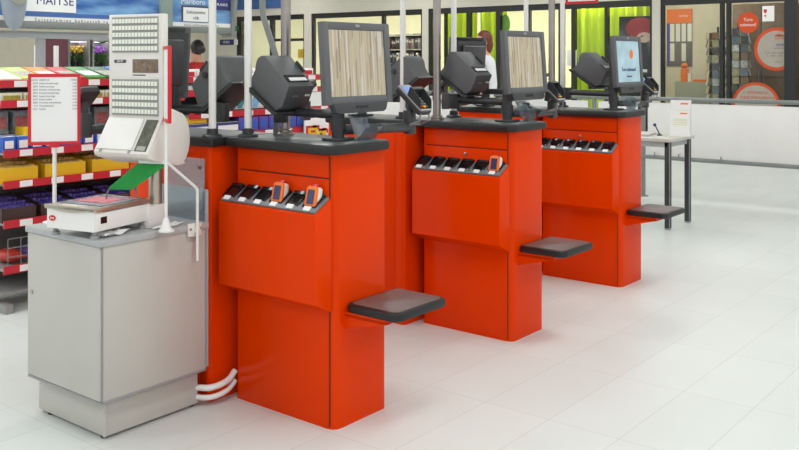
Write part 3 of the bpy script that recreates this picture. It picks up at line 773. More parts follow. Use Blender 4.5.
def carton(name, w, d, h, mats, fill=None, front=None, label='', cat='box', group=None, top=None):
    """open display carton: tray with a lower front lip and goods in it, or a closed box when fill is None; faces -y"""
    o = thing(name, label, cat, (0, 0, 0), group=group)
    if fill is None:
        b = MB(); b.box(-w/2, w/2, 0, d, 0, h, bev=.002); b.build('box', mats, o)
        if top:
            b = MB(); b.box(-w/2+.004, w/2-.004, .004, d*.8, h, h+.0012); b.box(-w/2+.012, w/2-.03, .03, d*.5, h+.0012, h+.002, 1); b.build('top_print', top, o)
        if front:
            b = MB(); b.box(-w/2+.012, w/2-.012, -.0012, .0, h*.25, h*.75); b.build('front_print', front, o)
    else:
        b = MB(); t_ = .004
        b.box(-w/2, w/2, 0, d, 0, t_); b.box(-w/2, w/2, 0, t_, t_, h*.8); b.box(-w/2, w/2, d-t_, d, t_, h*1.25)
        for s in (-1, 1): b.prism([(0, t_), (d, t_), (d, h*1.25), (0, h*.8)], s*w/2-(t_ if s > 0 else 0), s*w/2+(t_ if s < 0 else 0), 'x')
        b.build('tray', mats, o)
        b = MB(); n = 7
        for i in range(n):
            x = -w/2+.008+(w-.016)*i/n
            for j in range(3):
                y = .008+(d-.016)*j/3
                b.box(x, x+(w-.016)/n-.003, y, y+(d-.016)/3-.003, t_, h*(.86+.42*j/3+random.uniform(-.05, .05)), bev=.004)
        b.build('contents', fill, o)
        if front:
            b = MB(); b.box(-w/2+.015, w/2-.015, -.0012, .0, h*.2, h*.62); b.build('front_print', front, o)
    return o
ORD = ['first', 'second', 'third', 'fourth', 'fifth', 'sixth', 'seventh', 'eighth', 'ninth', 'tenth', 'eleventh', 'twelfth', 'thirteenth', 'fourteenth']
def row(proto, us, v, z, fmt, rz=0.):
    for k, u in enumerate(us):
        lb = fmt % ORD[k]
        if k == 0:
            proto.location = (u, v, z); proto.rotation_euler = (0, 0, rz); proto['label'] = lb
        else:
            dup_at(proto, (u, v, z), rz, lb)
# left unit, seen around the price sign
M['pinkprint'] = mat('carton_print_grey', (180, 172, 160), .5, var=.3, scale=60)
row(carton('yellow_carton', .26, .30, .105, M['yellow'], M['brownsweet'], None, group='yellow sweet cartons on the left shelf'), (.10, .40, .70, .985), GV+.02, .716, '%s yellow open carton of brown sweets, from the left, on the left shelving')
row(carton('dark_carton', .20, .28, .10, M['cartonbrown'], M['purple'], None, group='dark chocolate cartons on the left shelf'), (.12, .345, .57, .795, 1.02), GV+.02, .501, '%s dark open carton of purple bars, from the left, under the yellow cartons')
bx = carton('blue_white_box', .074, .20, .085, [M['blue2']], None, M['paper'], group='blue and white boxes on the left shelf', top=[M['paper'], M['blue2']])
row(bx, [.06+.082*k for k in range(14)], GV+.02, .886, '%s blue box with white print, from the left, above the yellow cartons')
yb = carton('yellow_box', .06, .10, .045, [M['yellow']], None, None, group='small yellow boxes on the left shelf')
row(yb, (.19, .52, .87), GV+.04, .973, '%s small yellow box lying on the blue boxes, from the left')
gp = carton('grey_pack', .10, .16, .13, [mat('grey_clear_pack', (128, 136, 140), .25, var=.3, scale=30)], None, mat('pack_red_print', (170, 90, 92), .4, var=.4, scale=50), group='grey packs hanging on the left shelf')
row(gp, [.08+.13*k for k in range(9)], GV+.16, .975, '%s grey clear-wrapped pack, from the left, at mid height of left shelving')
mg2 = carton('striped_pack', .12, .22, .055, [mat('cream_pack', (206, 202, 178), .4, var=.2, scale=20)], None, mat('olive_print', (160, 150, 60), .5, var=.4, scale=50), group='cream packs on the upper left shelves')
row(mg2, [.09+.13*k for k in range(9)], GV+.045, 1.156, '%s cream pack with olive print, from the left, on the left shelving')
# sloping packets on the crest of the unit
cols = [('white', (232, 236, 214)), ('yellow green', (206, 226, 130)), ('orange', (226, 140, 30)), ('red', (196, 34, 36)), ('green', (60, 146, 56)), ('dark green', (40, 92, 56)), ('blue', (46, 104, 190)), ('grey', (118, 130, 140)), ('mint', (176, 222, 206))]
for k, (nm, c) in enumerate(cols):
    b = MB(); v0 = b.mark(); b.box(-.062, .062, 0, .27, 0, .022, bev=.003)
    b.xf(v0, Matrix.Rotation(math.radians(13), 4, 'X'))
    r_ = thing('leaning_packet', '%s flat packet leaning at the top edge of the left shelving' % nm, 'packet', (.10+.135*k, GV+.075, 1.269), group='leaning packets along the shelf top')
    b.build('packet', mat('packet_'+nm.replace(' ', '_'), c, .4, var=.12, scale=25), r_)
    b = MB(); v0 = b.mark(); b.box(-.05, .05, .05, .16, .022, .0232); b.xf(v0, Matrix.Rotation(math.radians(13), 4, 'X')); b.build('front_print', M['pinkprint'] if k % 2 else M['paper'], r_)
    b = MB(); b.prism([(0, 0), (.25, 0), (.25, .055)], -.06, .06, 'x'); b.build('wedge', M['shelfgrey'], r_, loc=(0, .01, -.003))
# lowest shelf: sweet bags in wire basket
t = thing('wire_basket', 'zinc wire basket at the bottom of the left shelving', 'basket', (.05, GV+.0, .252))
b = MB()
for k in range(15): 
    x = .0+.075*k; b.tube([(x, .015, 0), (x, .015, .16)], .0022, 6)
for z in (.01, .06, .11, .16): b.tube([(0, .015, z), (1.05, .015, z)], .0026, 6)
b.build('wire_front', M['wire'], t)
b = MB()
for k in range(8):
    b.ball((.09+.125*k, .19, .04), .05, (1.1, 1.6, .75), 10)
tagb = [('red', (190, 60, 50)), ('purple', (110, 80, 150)), ('blue', (70, 100, 170)), ('yellow', (220, 180, 60)), ('silver', (170, 172, 178)), ('brown', (120, 80, 50))]
b.bm.free()
for k, (nm, c) in enumerate(tagb):
    b = MB(); b.ball((0, 0, 0), .055, (1.15, 1.7, .72), 14); b.box(-.066, .066, -.10, -.085, -.004, .004)
    tag(b.build('sweet_bag', mat('bag_'+nm, c, .3, var=.35, scale=40), None, (.14+.15*k, GV+.17, .291)), '%s sweet bag in the wire basket at the bottom of the left shelving' % nm, 'bag', 'sweet bags in the wire basket')
t = thing('hanging_card', 'cream card with red edge hanging under the dark cartons at left', 'card', (.36, GV+.0, .36))
b = MB(); b.box(-.055, .055, -.006, -.003, -.06, .11); b.build('card', M['paper'], t)
b = MB(); b.box(-.055, -.047, -.0072, -.006, -.06, .11); b.box(.047, .055, -.0072, -.006, -.06, .11); b.box(-.047, .047, -.0072, -.006, .10, .11); b.build('red_edge', M['red'], t)
writing('card_writing', 'Bon', .045, M['red'], t, (0, -.0075, .03))
# right unit, seen between the poles
for k, (nm, c) in enumerate((('green', (70, 160, 70)), ('teal', (60, 140, 150)), ('pale blue', (120, 176, 220)))):
    r_ = thing('standing_bag', '%s and white standing bag on the shelving between the white poles' % nm, 'bag', (1.62+.14*k, GV+.03, 1.05), group='standing bags behind the poles')
    b = MB(); b.prism([(-.058, 0), (.058, 0), (.062, .16), (.03, .24), (.0, .25), (-.03, .24), (-.062, .16)], 0, .07, 'y', bev=.012); b.build('bag', mat('bag_white_'+nm.replace(' ', '_'), (226, 232, 228), .3, var=.05, scale=25), r_)
    b = MB(); b.prism([(-.052, .01), (-.01, .01), (.05, .13), (.05, .19), (.02, .20), (-.052, .07)], -.0016, .004, 'y'); b.build('swoosh', mat('swoosh_'+nm.replace(' ', '_'), c, .3, var=.2, scale=30), r_)
nb = carton('navy_box', .20, .20, .075, [M['navy']], None, M['paper'], group='navy and white boxes behind the poles', top=[M['paper'], M['navy']])
row(nb, (1.37, 1.60), GV+.0, .895, '%s navy box with white front, from the left, behind the first white pole')
yb2 = carton('yellow_pack', .15, .16, .04, [M['yellow']], None, None, group='yellow packs behind the poles')
row(yb2, (1.36, 1.55), GV+.02, .975, '%s yellow pack lying on the navy boxes behind the first white pole')
pb = carton('purple_pack', .085, .20, .10, [M['purple']], None, M['blue2'], group='purple chocolate packs behind the poles', top=[mat('violet_print', (120, 100, 190), .3, var=.2), M['blue2']])
row(pb, [1.74+.093*k for k in range(9)], GV+.0, .895, '%s purple chocolate pack, from the left, behind the nearest receipt printer')
tp = carton('teal_pack', .11, .18, .055, [mat('teal_pack', (70, 128, 130), .4, var=.3, scale=30)], None, M['paper'], group='teal packs behind the poles')
row(tp, [1.36+.125*k for k in range(10)], GV+.10, 1.178, '%s teal pack, from the left, on the shelving behind the white poles')
pp = carton('white_red_pack', .11, .18, .06, [M['paper']], None, M['railred'], group='white packs on top behind the poles')
row(pp, [1.36+.125*k for k in range(10)], GV+.11, 1.268, '%s white pack with red front, from the left, topmost behind the poles')
sp = carton('small_sweets_box', .10, .14, .045, [M['cartonbrown']], None, M['red'], group='small dark sweet boxes behind the poles')
row(sp, [1.36+.12*k for k in range(2)], GV+.0, 1.031, '%s small dark sweet box on the middle tier behind the first white pole')
t = thing('offer_poster', 'white offer poster with yellow and red lettering behind the nearest worktop', 'poster', (2.30, GV-.035, .74))
b = MB(); b.box(0, .42, 0, .008, 0, .22, bev=.001); b.build('board', M['paper'], t)
writing('lettering_edge', 'Eks', .115, M['red'], t, (.13, -.0012, .100), FACE_MV, .001, sx=1.3, off=.022)
writing('lettering', 'Eks', .115, M['yellow'], t, (.13, -.0035, .100), FACE_MV, .001, sx=1.3, off=.004)
b = MB(); b.box(.02, .06, .008, .034, 0, .2); b.build('bracket', M['shelfgrey'], t)

# ------------------------------------------------------------------ tobacco canopy over the far checkouts
CV = 5.9
t = thing('canopy', 'grey canopy with blue advertising banners above the aisle at left', 'canopy', (0, CV, -.04))
b = MB(); b.box(1.0, 4.62, -.03, .22, 1.735, 1.80, bev=.006); b.build('lower_edge', M['railgrey'], t)
b = MB(); b.box(1.0, 4.62, .0, .2, 2.35, 2.42); b.build('top_edge', M['railgrey'], t)
b = MB(); b.box(1.0, 4.62, .05, .2, 1.80, 2.35); b.build('back_box', M['shelfgrey'], t)
b = MB(); b.box(1.0, 3.05, .10, .26, 1.640, 1.705, bev=.006); b.build('cross_beam', M['panelgrey'], t)
def sky_blue():
    m = bpy.data.materials.new('blue_banner_print'); N, L = nodes_of(m); bb = N['Principled BSDF']
    tc = N.new('ShaderNodeTexCoord'); mp = N.new('ShaderNodeMapping'); mp.inputs['Rotation'].default_value = (0, .5, 0); mp.inputs['Scale'].default_value = (1.2, 1, 5)
    L.new(tc.outputs['Object'], mp.inputs['Vector'])
    no = N.new('ShaderNodeTexNoise'); no.inputs['Scale'].default_value = 1.6; no.inputs['Detail'].default_value = 3; L.new(mp.outputs['Vector'], no.inputs['Vector'])
    r = N.new('ShaderNodeValToRGB'); E = r.color_ramp.elements
    E[0].position = .32; E[0].color = lin((34, 84, 158))+(1,); E[1].position = .72; E[1].color = lin((138, 186, 226))+(1,)
    L.new(no.outputs['Fac'], r.inputs['Fac']); L.new(r.outputs['Color'], bb.inputs['Base Color']); bb.inputs['Roughness'].default_value = .4
    return m
M['banner'] = sky_blue()
for n_, (x0, x1) in (('left', (1.0, 3.60)), ('right', (3.76, 4.60))):
    b = MB(); b.box(x0, x1, -.012, .05, 1.845, 2.35); bn = b.build('banner', M['banner'], t); bn['label'] = '%s blue banner' % n_
    b = MB(); b.box(x0, x1, -.014, .0, 1.785, 1.845); b.build('warning_strip', M['paper'], bn)
writing('warning_writing', 'S u i t s e t a m i n e   k a h j u s t a b   r a s e d a t', .044, M['ink'], t, (2.16, -.0165, 1.815), FACE_MV, align='LEFT', sx=1.08)
writing('warning_writing', 'k u t s   i n f o r m a t s i o o n   s u', .034, M['ink'], t, (4.18, -.0165, 1.815), FACE_MV)
b = MB(); b.box(1.95, 2.60, -.018, -.013, 1.895, 2.34); pl = b.build('pale_plate', M['paper'], t)
writing('plate_writing', 'MAITSE', .118, M['navy'], pl, (2.375, -.0195, 2.0), FACE_MV, sx=1.05)
b = MB(); b.box(1.9, 3.2, -.0175, -.0125, 1.850, 1.885); b.build('navy_band', M['blue'], t)
b = MB(); b.box(3.90, 4.28, -.022, -.0135, 1.86, 2.03); bf = b.build('notice_frame', M['ink'], t)
b = MB(); b.box(3.915, 4.265, -.0235, -.0215, 1.855, 2.012); b.build('notice_sheet', M['paper'], bf)
writing('notice_writing', 'Suitsetamine', .052, M['ink'], bf, (4.09, -.025, 1.96)); writing('notice_writing', 'võib', .05, M['ink'], bf, (4.09, -.025, 1.895))
writing('brand_writing', 'Marlboro', .09, M['paper'], t, (4.06, -.0145, 2.075), FACE_MV)
b = MB(); b.rprism(4.36, 4.60, -.022, -.013, 2.00, 2.12, .004); b.build('brand_plate', M['navy'], t); writing('brand_writing', 'PLANUS', .045, M['paper'], t, (4.47, -.0235, 2.06))
b = MB(); b.box(3.60, 3.76, -.04, .2, 1.735, 3.34); b.build('upright', mat('sage_grey_paint', (134, 150, 144), .5), t)
b = MB(); b.prism([(-.03, 1.70), (.2, 1.72), (.22, 2.42), (-.05, 2.42), (-.075, 2.1)], 4.60, 4.66, 'x', bev=.01); b.build('end_cap', M['railgrey'], t)
for u in (1.83, 2.33):
    b = MB(); b.box(u-.035, u+.035, .14, .21, .04, 1.645); b.build('support_post', M['panelgrey'], t)
# rounded grey canopy end cap hanging low at the left, not a lamp
r_ = thing('lamp_head', 'rounded grey plastic housing hanging at the top left corner', 'fixture', (0, 0, 0))
c0 = Vector((1.87, CV-.22, 1.62)); b = MB(); R_ = []
n = 20
for q in range(15):
    s = q/14; z = 1.645+.86*s; wd = .128*math.sin(min(1, s*2.3)*PI/2)**.42; dp = wd*.55
    R_.append([b.bm.verts.new((1.853+wd*math.cos(2*PI*k/n)-.01*s, CV-.20+dp*math.sin(2*PI*k/n), z)) for k in range(n)])
for A_, B_ in zip(R_, R_[1:]):
    for k in range(n): b.bm.faces.new((A_[k], A_[(k+1) % n], B_[(k+1) % n], B_[k]))
b.bm.faces.new(R_[-1]); b.bm.faces.new(R_[0][::-1]); bmesh.ops.recalc_face_normals(b.bm, faces=b.bm.faces)
b.build('housing', mat('silver_grey_plastic', (158, 166, 176), .35, var=.05), r_, smooth=True)
b = MB(); b.prism([(1.76, 1.97), (1.80, 1.91), (1.86, 1.89), (1.92, 1.91), (1.945, 1.97), (1.945, 2.3), (1.76, 2.3)], CV-.278, CV-.262, 'y', bev=.004)
b.build('perforated_plate', M['keybed'], r_)
b = MB(); b.tube([(1.85, CV-.2, 2.40), (1.85, CV-.2, 3.3)], .02, 10); b.build('hanger', M['railgrey'], r_)

# ------------------------------------------------------------------ far left corner
t = thing('partition', 'burgundy partition panel in the far left corner under the canopy', 'partition', (5.96, 12.2, 0))
b = MB(); b.box(0, .43, 0, .06, 0, 1.79, bev=.004); b.build('panel', mat('burgundy', (112, 62, 72), .7), t)
b = MB(); b.box(-.04, 0, -.01, .07, 0, 1.81); b.box(.43, .47, -.01, .07, 0, 1.81); b.build('side_frame', M['railgrey'], t)
for k, (u, v, lb) in enumerate(((3.995, 9.0, 'left white security gate pillar under the canopy'), (4.25, 9.0, 'right white security gate pillar in front of burgundy partition'))):
    b = MB(); b.rprism(u-.055+(.025 if k else 0), u+.055-(.025 if k else 0), v-.03, v+.03, 0, 1.575, .02, bev=.005); b.rprism(u-.09, u+.09, v-.08, v+.08, 0, .03, .02)
    tag(b.build('gate_pillar', M['white']), lb, 'gate', 'security gate pillars')
def flowers(u, v, cname, c, label):
    t = thing('flower_cabinet', label, 'cabinet', (u, v, 0), group='lit flower cabinets')
    b = MB(); W = .44
    b.box(-W/2, W/2, .40, .44, 0, 1.78); b.box(-W/2, -W/2+.03, 0, .40, 0, 1.78); b.box(W/2-.03, W/2, 0, .40, 0, 1.78)
    b.box(-W/2+.03, W/2-.03, 0, .40, 1.72, 1.78); b.box(-W/2+.03, W/2-.03, 0, .40, 0, 1.22); b.build('carcass', M['trim'], t)
    b = MB(); b.box(-W/2+.04, W/2-.04, .05, .35, 1.712, 1.719); b.build('cabinet_lamp', mat('lamp_'+cname, (240, 226, 250), .5, emit=3.), t)
    for j in range(3):
        f_ = MB(); x0 = -.12+.12*j
        f_.lathe((x0, .2, 1.22), [(.035, 0), (.05, .12)], 12, 0)
        for q in range(16):
            a = random.uniform(0, 6.28); rr = random.uniform(.01, .07); zt = 1.22+.34+random.uniform(-.04, .07)
            p = (x0+rr*math.cos(a), .2+rr*math.sin(a)*1.3, zt)
            f_.tube([(x0, .2, 1.30), p], .004, 5, 1); f_.ball(p, .026, (1, 1, .8), 6, 2)
            f_.ball((x0+rr*.8*math.cos(a+1), .2+rr*math.sin(a+1), 1.40+random.uniform(-.04, .05)), .022, (1, .5, 1.6), 6, 1)
        f_.build('bouquet', [M['black'], M['leaf'], mat('petals_%s' % cname, c, .6, var=.25, scale=30)], t)
    b = MB(); b.box(-W/2+.03, W/2-.03, .004, .010, 1.22, 1.72); b.build('front_glass', M['glass'], t)
flowers(7.12, 13.0, 'yellow', (240, 200, 60), 'lit flower cabinet with yellow blooms in the far left corner')
flowers(7.62, 13.0, 'violet', (190, 110, 220), 'lit flower cabinet with violet blooms in the far left corner')
def plant(u, v, h, label):
    t = thing('potted_plant', label, 'plant', (u, v, 0), group='potted plants in the far left corner')
    b = MB(); b.lathe((0, 0, 0), [(.12, 0), (.16, .35), (.15, .36)], 16); b.build('pot', M['cartonbrown'], t)
    b = MB(); b.tube([(0, 0, .34), (.02, 0, h*.6), (0, .02, h-.15)], .015, 8); b.build('stem', M['cartonbrown'], t)
    b = MB()
    for q in range(46):
        a = random.uniform(0, 6.28); r1 = random.uniform(.1, .32); z = random.uniform(h*.55, h)
        p = Vector((r1*math.cos(a), r1*math.sin(a), z)); d = Vector((math.cos(a), math.sin(a), random.uniform(-.5, .4)))*.13; s_ = Vector((-math.sin(a), math.cos(a), 0))*.028
        f = [b.bm.verts.new(p-d*.5), b.bm.verts.new(p+s_+Vector((0, 0, .01))), b.bm.verts.new(p+d*.6), b.bm.verts.new(p-s_+Vector((0, 0, .01))), b.bm.verts.new(p-Vector((0, 0, .012)))]
        b.bm.faces.new(f[:4]); b.bm.faces.new((f[1], f[0], f[4])); b.bm.faces.new((f[2], f[1], f[4])); b.bm.faces.new((f[3], f[2], f[4])); b.bm.faces.new((f[0], f[3], f[4]))
    bmesh.ops.recalc_face_normals(b.bm, faces=b.bm.faces); b.build('leaves', M['leaf'], t)
plant(5.3, 13.6, 1.55, 'leafy potted plant by the beige wall at the left edge')
plant(6.75, 11.4, 1.72, 'leafy potted plant between burgundy partition and flower cabinets')
plant(7.9, 12.2, 1.45, 'leafy potted plant in front of the violet flower cabinet')

# ------------------------------------------------------------------ signs near the end of the shop wall
def wallsign(name, px0, px1, y0, y1, m, label, text=None, tm=None, size=.1, u=WU-.012, cat='sign'):
    k = (WU-.006+2.549)/1.; v0, v1 = wv(px1), wv(px0)
    a = ((px0+px1)/2-399.5)/922.156; dep = (WU+2.549)/(.62474*a+.78083)
    z1, z0 = 1.4-(y0-58.74)*dep/922.156, 1.4-(y1-58.74)*dep/922.156
    t = thing(name, label, cat, (u, (v0+v1)/2, (z0+z1)/2))
    b = MB(); b.box(0, .012, -(v1-v0)/2, (v1-v0)/2, -(z1-z0)/2, (z1-z0)/2, bev=.002); b.build('board', m, t)
    if text: writing('sign_writing', text, size, tm, t, (-.0012, 0, 0), FACE_MU)
    return t
wallsign('wall_sign', 220, 234, 39.5, 45, M['navy'], 'navy sign reading MURU on the far wall', 'MURU', M['paper'], .085)
wallsign('wall_sign', 234.3, 238, 39.5, 45, M['paper'], 'small white square beside the navy MURU sign', 'i', M['navy'], .07)
wallsign('wall_sign', 222, 237, 33, 37.5, M['keybed'], 'grey beige strip sign above the navy MURU sign')
wallsign('wall_sign', 227, 234, 26, 31, M['paper'], 'white square sign near the top of the far wall')
wallsign('wall_sign', 234.3, 239, 26, 31, mat('sign_green', (40, 110, 70), .5), 'dark green square sign near the top of the far wall', 'i', M['paper'], .07)
for k, (y0, lb) in enumerate(((24, 'topmost round grey sticker on the glass beside the far wall signs'), (33, 'middle round grey sticker on the glass beside the far wall signs'), (40, 'lowest round grey sticker on the glass beside the far wall signs'))):
    v = wv(243.5); a = (243.5-399.5)/922.156; dep = (WU+2.549)/(.62474*a+.78083); z = 1.4-(y0+3-58.74)*dep/922.156
    b = MB(); b.lathe((0, 0, 0), [(.075, 0), (.075, .004)], 24); b.lathe((0, 0, .004), [(.05, 0), (.05, .001)], 24, 1); b.xf(0, Matrix.Rotation(-PI/2, 4, 'Y')); tag(b.build('round_sticker', [M['ink'], M['keybed']], None, (WU+.064, v, z)), lb, 'sticker')
wallsign('yellow_poster', 295, 303, 49, 58, M['yellow'], 'yellow poster inside the shop window above the nearest printer', '!', M['ink'], .1, u=WU+.09, cat='poster')
wallsign('white_notice', 565.5, 575, 50, 66, M['paper'], 'white paper notice on the shop glass before the lime curtain', None, None, u=WU+.052, cat='notice')

# ------------------------------------------------------------------ lime curtains behind the glass
def curtain(px0, px1, u, label, m, z0=.05, z1=2.55):
    v0, v1 = wv(px1)+.02, wv(px0)-.02; b = MB(); n = max(8, int((v1-v0)/.035)); A_ = []
    for i in range(n+1):
        y = v0+(v1-v0)*i/n; x = .03*math.sin(i*1.25)+.012*math.sin(i*.37)
        A_.append([b.bm.verts.new((x+e, y-(v0+v1)/2, z)) for e, z in ((0, z0), (0, z1), (.004, z1), (.004, z0))])
    for p, q in zip(A_, A_[1:]):
        for k in range(4): b.bm.faces.new((p[k], p[(k+1) % 4], q[(k+1) % 4], q[k]))
    b.bm.faces.new(A_[0]); b.bm.faces.new(A_[-1][::-1]); bmesh.ops.recalc_face_normals(b.bm, faces=b.bm.faces)
    t = thing('curtain', label, 'curtain', (u, (v0+v1)/2, 0), group='lime curtains behind the glass'); b.build('cloth', m, t, smooth=True)
    c = MB(); c.tube([(0, -(v1-v0)/2, z1+.01), (0, (v1-v0)/2, z1+.01)], .015, 8); c.build('rod', M['white'], t)
curtain(433, 468, WU+.35, 'lime curtain left of the middle monitor, first of the bright bays', M['lime'])
curtain(469, 498, WU+.35, 'lime curtain above the blurred shopper, second bright bay', M['lime'])
curtain(560, 657, WU+.35, 'wide lime curtain behind the farthest front monitor', M['lime'])
t = thing('advert_poster', 'black advert poster with a red haired portrait before the lime curtain', 'poster', (WU+.16, (wv(615)+wv(652))/2, 1.5))
dv = (wv(615)-wv(652))/2
b = MB(); b.box(0, .012, -dv, dv, -1.5, .63, bev=.002); b.build('sheet', M['blackgloss'], t)
b = MB(); b.ball((-.001, -.06, .42), .25, (.02, 1.1, .75), 18); b.build('red_hair', mat('poster_red', (170, 40, 40), .5, var=.3), t)
b = MB(); b.ball((-.003, -.12, .27), .12, (.04, 1.1, .8), 18); b.build('pale_face', mat('poster_face', (222, 186, 170), .5, var=.12, scale=9), t)
b = MB(); b.ball((-.006, -.09, .285), .028, (.1, 1, .5), 12); b.build('eye', M['eye'], t)
b = MB(); b.box(-.002, .0, -.18, -.02, -.33, -.28); b.build('white_line', M['paper'], t)
# round green sign in the pale bay
b = MB(); b.lathe((0, 0, 0), [(.12, 0), (.12, .02)], 24); b.xf(0, Matrix.Rotation(PI/2, 4, 'Y') @ Matrix.Diagonal((1.5, 1, 1, 1)))
tag(b.build('round_sign', mat('green_disc', (120, 170, 70), .5, var=.2), None, (WU+.09, wv(502), 2.06)), 'oval green sticker on the glass above the middle monitor', 'sticker')

# ------------------------------------------------------------------ bookcases behind window 2
def bookcase(px0, px1, u, label, ncol):
    v0, v1 = pw(px1, u), pw(px0, u); g = thing('bookcase', label, 'bookcase', (u, v0, 0), group='bookcases behind the shop glass')
    W = v1-v0; b = MB(); b.box(.28, .30, 0, W, 0, 1.95); b.build('back', M['cartonbrown'], g)
    for y in (0, W-.02):
        b = MB(); b.box(0, .28, y, y+.02, 0, 1.95); b.build('side', M['keybed'], g)
    for k in range(7):
        b = MB(); b.box(0, .28, .02, W-.02, .04+.31*k, .06+.31*k); b.build('shelf', M['keybed'], g)
    return v0, W
cols = [('dark brown', (70, 52, 48)), ('black', (40, 40, 44)), ('cream', (214, 204, 190)), ('grey', (112, 108, 110)), ('maroon', (110, 52, 58)), ('slate blue', (70, 80, 104))]
bm_ = [mat('book_'+n.replace(' ', '_'), c, .5, var=.08) for n, c in cols]
for bi, (px0, px1, where) in enumerate(((404, 424, 'right bookcase behind the glass'), (386, 403, 'left bookcase behind the glass'))):
    v0, W = bookcase(px0, px1, WU+1.0+.3*bi, 'tall bookcase behind the shop glass, %s of the first white back pole' % ('right' if bi == 0 else 'left'), 6)
    hts = ['lowest', 'second', 'third', 'fourth', 'fifth', 'top']
    for k in range(2, 6):
        y = v0+W-.03; q = 0
        while y > v0+.09:
            w_ = random.uniform(.045, .075); h_ = random.uniform(.2, .26); ci = random.randrange(6)
            if q >= 9: break
            t = thing('book', '%s book, %s from left, %s shelf, %s' % (cols[ci][0], ORD[q], hts[k], where), 'book', (WU+1.0+.3*bi+.02, y-w_/2, .06+.31*k), group='books behind the shop glass')
            b = MB(); b.box(0, .2, -w_/2, w_/2, 0, h_, bev=.004); b.build('cover', bm_[ci], t)
            b = MB(); b.box(-.0012, 0, -w_/2+.008, w_/2-.008, h_*.62, h_*.82); b.build('spine_label', M['keybed'] if ci != 2 else M['ink'], t)
            y -= w_+random.choice((.004, .004, .05)); q += 1

# ------------------------------------------------------------------ post office behind window 5
t = thing('notice_board', 'grey notice board with orange header and white sheets on post office wall', 'notice board', (14.275, 0, 0))
U_ = 14.28; y0, y1 = pw(692, U_), pw(667, U_); z0, z1 = pz(680, 66, U_), pz(680, 9, U_)
b = MB(); b.box(0, .02, y0, y1, z0, z1, bev=.003); b.build('board', mat('board_grey', (120, 116, 114), .5), t)
b = MB(); b.box(-.004, 0, y0, y1, z1-.26, z1); b.build('header', M['orangelight'], t)
writing('header_writing', 'omniva', .06, M['paper'], t, (-.006, y0+.16, z1-.13), FACE_MU)
b = MB(); b.box(-.004, 0, y1-.05, y1, z0, z1-.27); b.build('purple_edge', M['purple'], t)
for r_, (za, zb) in enumerate(((.30, .66), (.70, 1.06))):
    for c_ in range(4):
        if r_ == 1 and c_ in (1, 3): continue
        ya = y1-.065-.112*c_-.082; h = (z1-z0)/1.16
        b = MB(); b.box(-.006, -.001, ya, ya+.082, z1-zb*h, z1-za*h); b.build('sheet', M['paper'], t)
t = thing('orange_figure', 'orange and white cardboard display on the post office counter', 'display', (13.95, pw(686, 13.95), .0))
b = MB(); b.box(-.12, .12, -.45, .16, 0, .98); b.build('counter', M['keybed'], t)
b = MB(); b.rprism(-.05, .05, -.05, .09, .98, 1.22, .03); b.ball((0, .03, 1.27), .06); b.build('orange_body', M['orangelight'], t)
b = MB(); b.rprism(-.06, .02, -.11, -.05, .98, 1.14, .02); b.build('white_body', M['paper'], t)
b = MB(); b.box(-.06, .06, -.42, -.16, .98, 1.02); b.build('orange_tray', M['orangelight'], t)
def card_rack(u, px, z1, label, seedn):
    v = pw(px, u); t = thing('postcard_rack', label, 'rack', (u, v, 0), group='postcard racks behind the post office glass')
    random.seed(seedn)
    b = MB(); b.tube([(0, 0, .02), (0, 0, z1)], .018, 10); b.lathe((0, 0, 0), [(.2, 0), (.2, .02), (.03, .04)], 20); b.build('pole', M['black'], t)
    mats = [mat('card_%d' % q, c, .4, var=.3, scale=30) for q, c in enumerate(((206, 210, 214), (196, 188, 150), (150, 120, 92), (120, 136, 150), (226, 226, 222), (92, 92, 90)))]
    for q in range(4):
        a = q*PI/2+.5; d = Vector((math.cos(a), math.sin(a), 0)); s_ = Vector((-d.y, d.x, 0))
        for j in range(11):
            z = z1-.10-j*.132
            if z < .25: break
            for e in (-1, 1):
                b = MB(); c0 = d*.19+s_*(.068*e)
                pts = [c0-s_*.052+Vector((0, 0, z-.12)), c0+s_*.052+Vector((0, 0, z-.12)), c0+s_*.052-d*.03+Vector((0, 0, z)), c0-s_*.052-d*.03+Vector((0, 0, z))]
                vs = [b.bm.verts.new(p) for p in pts]+[b.bm.verts.new(p-d*.006) for p in pts]
                for f in ((0, 1, 2, 3), (7, 6, 5, 4), (0, 4, 5, 1), (1, 5, 6, 2), (2, 6, 7, 3), (3, 7, 4, 0)): b.bm.faces.new([vs[i] for i in f])
                bmesh.ops.recalc_face_normals(b.bm, faces=b.bm.faces); b.build('card_pocket', random.choice(mats), t)
    b = MB()
    for j in range(11):
        z = z1-.222-j*.132
        if z > .2: b.tube([(.19*math.cos(k*PI/2+.5), .19*math.sin(k*PI/2+.5), z) for k in range(5)], .004, 6)
    b.build('wire_frame', M['wire'], t)
card_rack(13.0, 738, 2.0, 'right postcard rack behind the post office glass, under the orange disc', 3)
card_rack(13.3, 718, 1.95, 'left postcard rack beside the window post of the post office', 5)
# round stickers on the glass
def disc(px, y, rad, rim, m_in, label, clip=None):
    v = wv(px); z = pz(px, y, WU); t = thing('window_decal', label, 'sticker', (WU+.062, v, z), group=None)
    def shape(r, x0, x1, mm, nm):
        b = MB(); P = []
        for k in range(48):
            a = 2*PI*k/48; yy, zz_ = r*math.cos(a), r*math.sin(a)
            if clip: yy = max(yy, clip)
            P.append((yy, zz_))
        b.prism(P, x0, x1, 'x'); return b.build(nm, mm, t)
    if rim: shape(rad, .0, .002, M['decalorange'], 'rim'); shape(rad-rim, -.001, .0, m_in, 'face')
    else: shape(rad, .0, .002, m_in, 'face')
    return t
M['decalorange'] = mat('decal_orange', (206, 72, 14), .5, var=.02); M['decalgrey'] = mat('decal_grey', (170, 162, 150), .6, var=.03)
sc_ = lambda px: (WU+2.549)/(.62474*(px-399.5)/922.156+.78083)/922.156*1.18   # metres of wall per pixel column
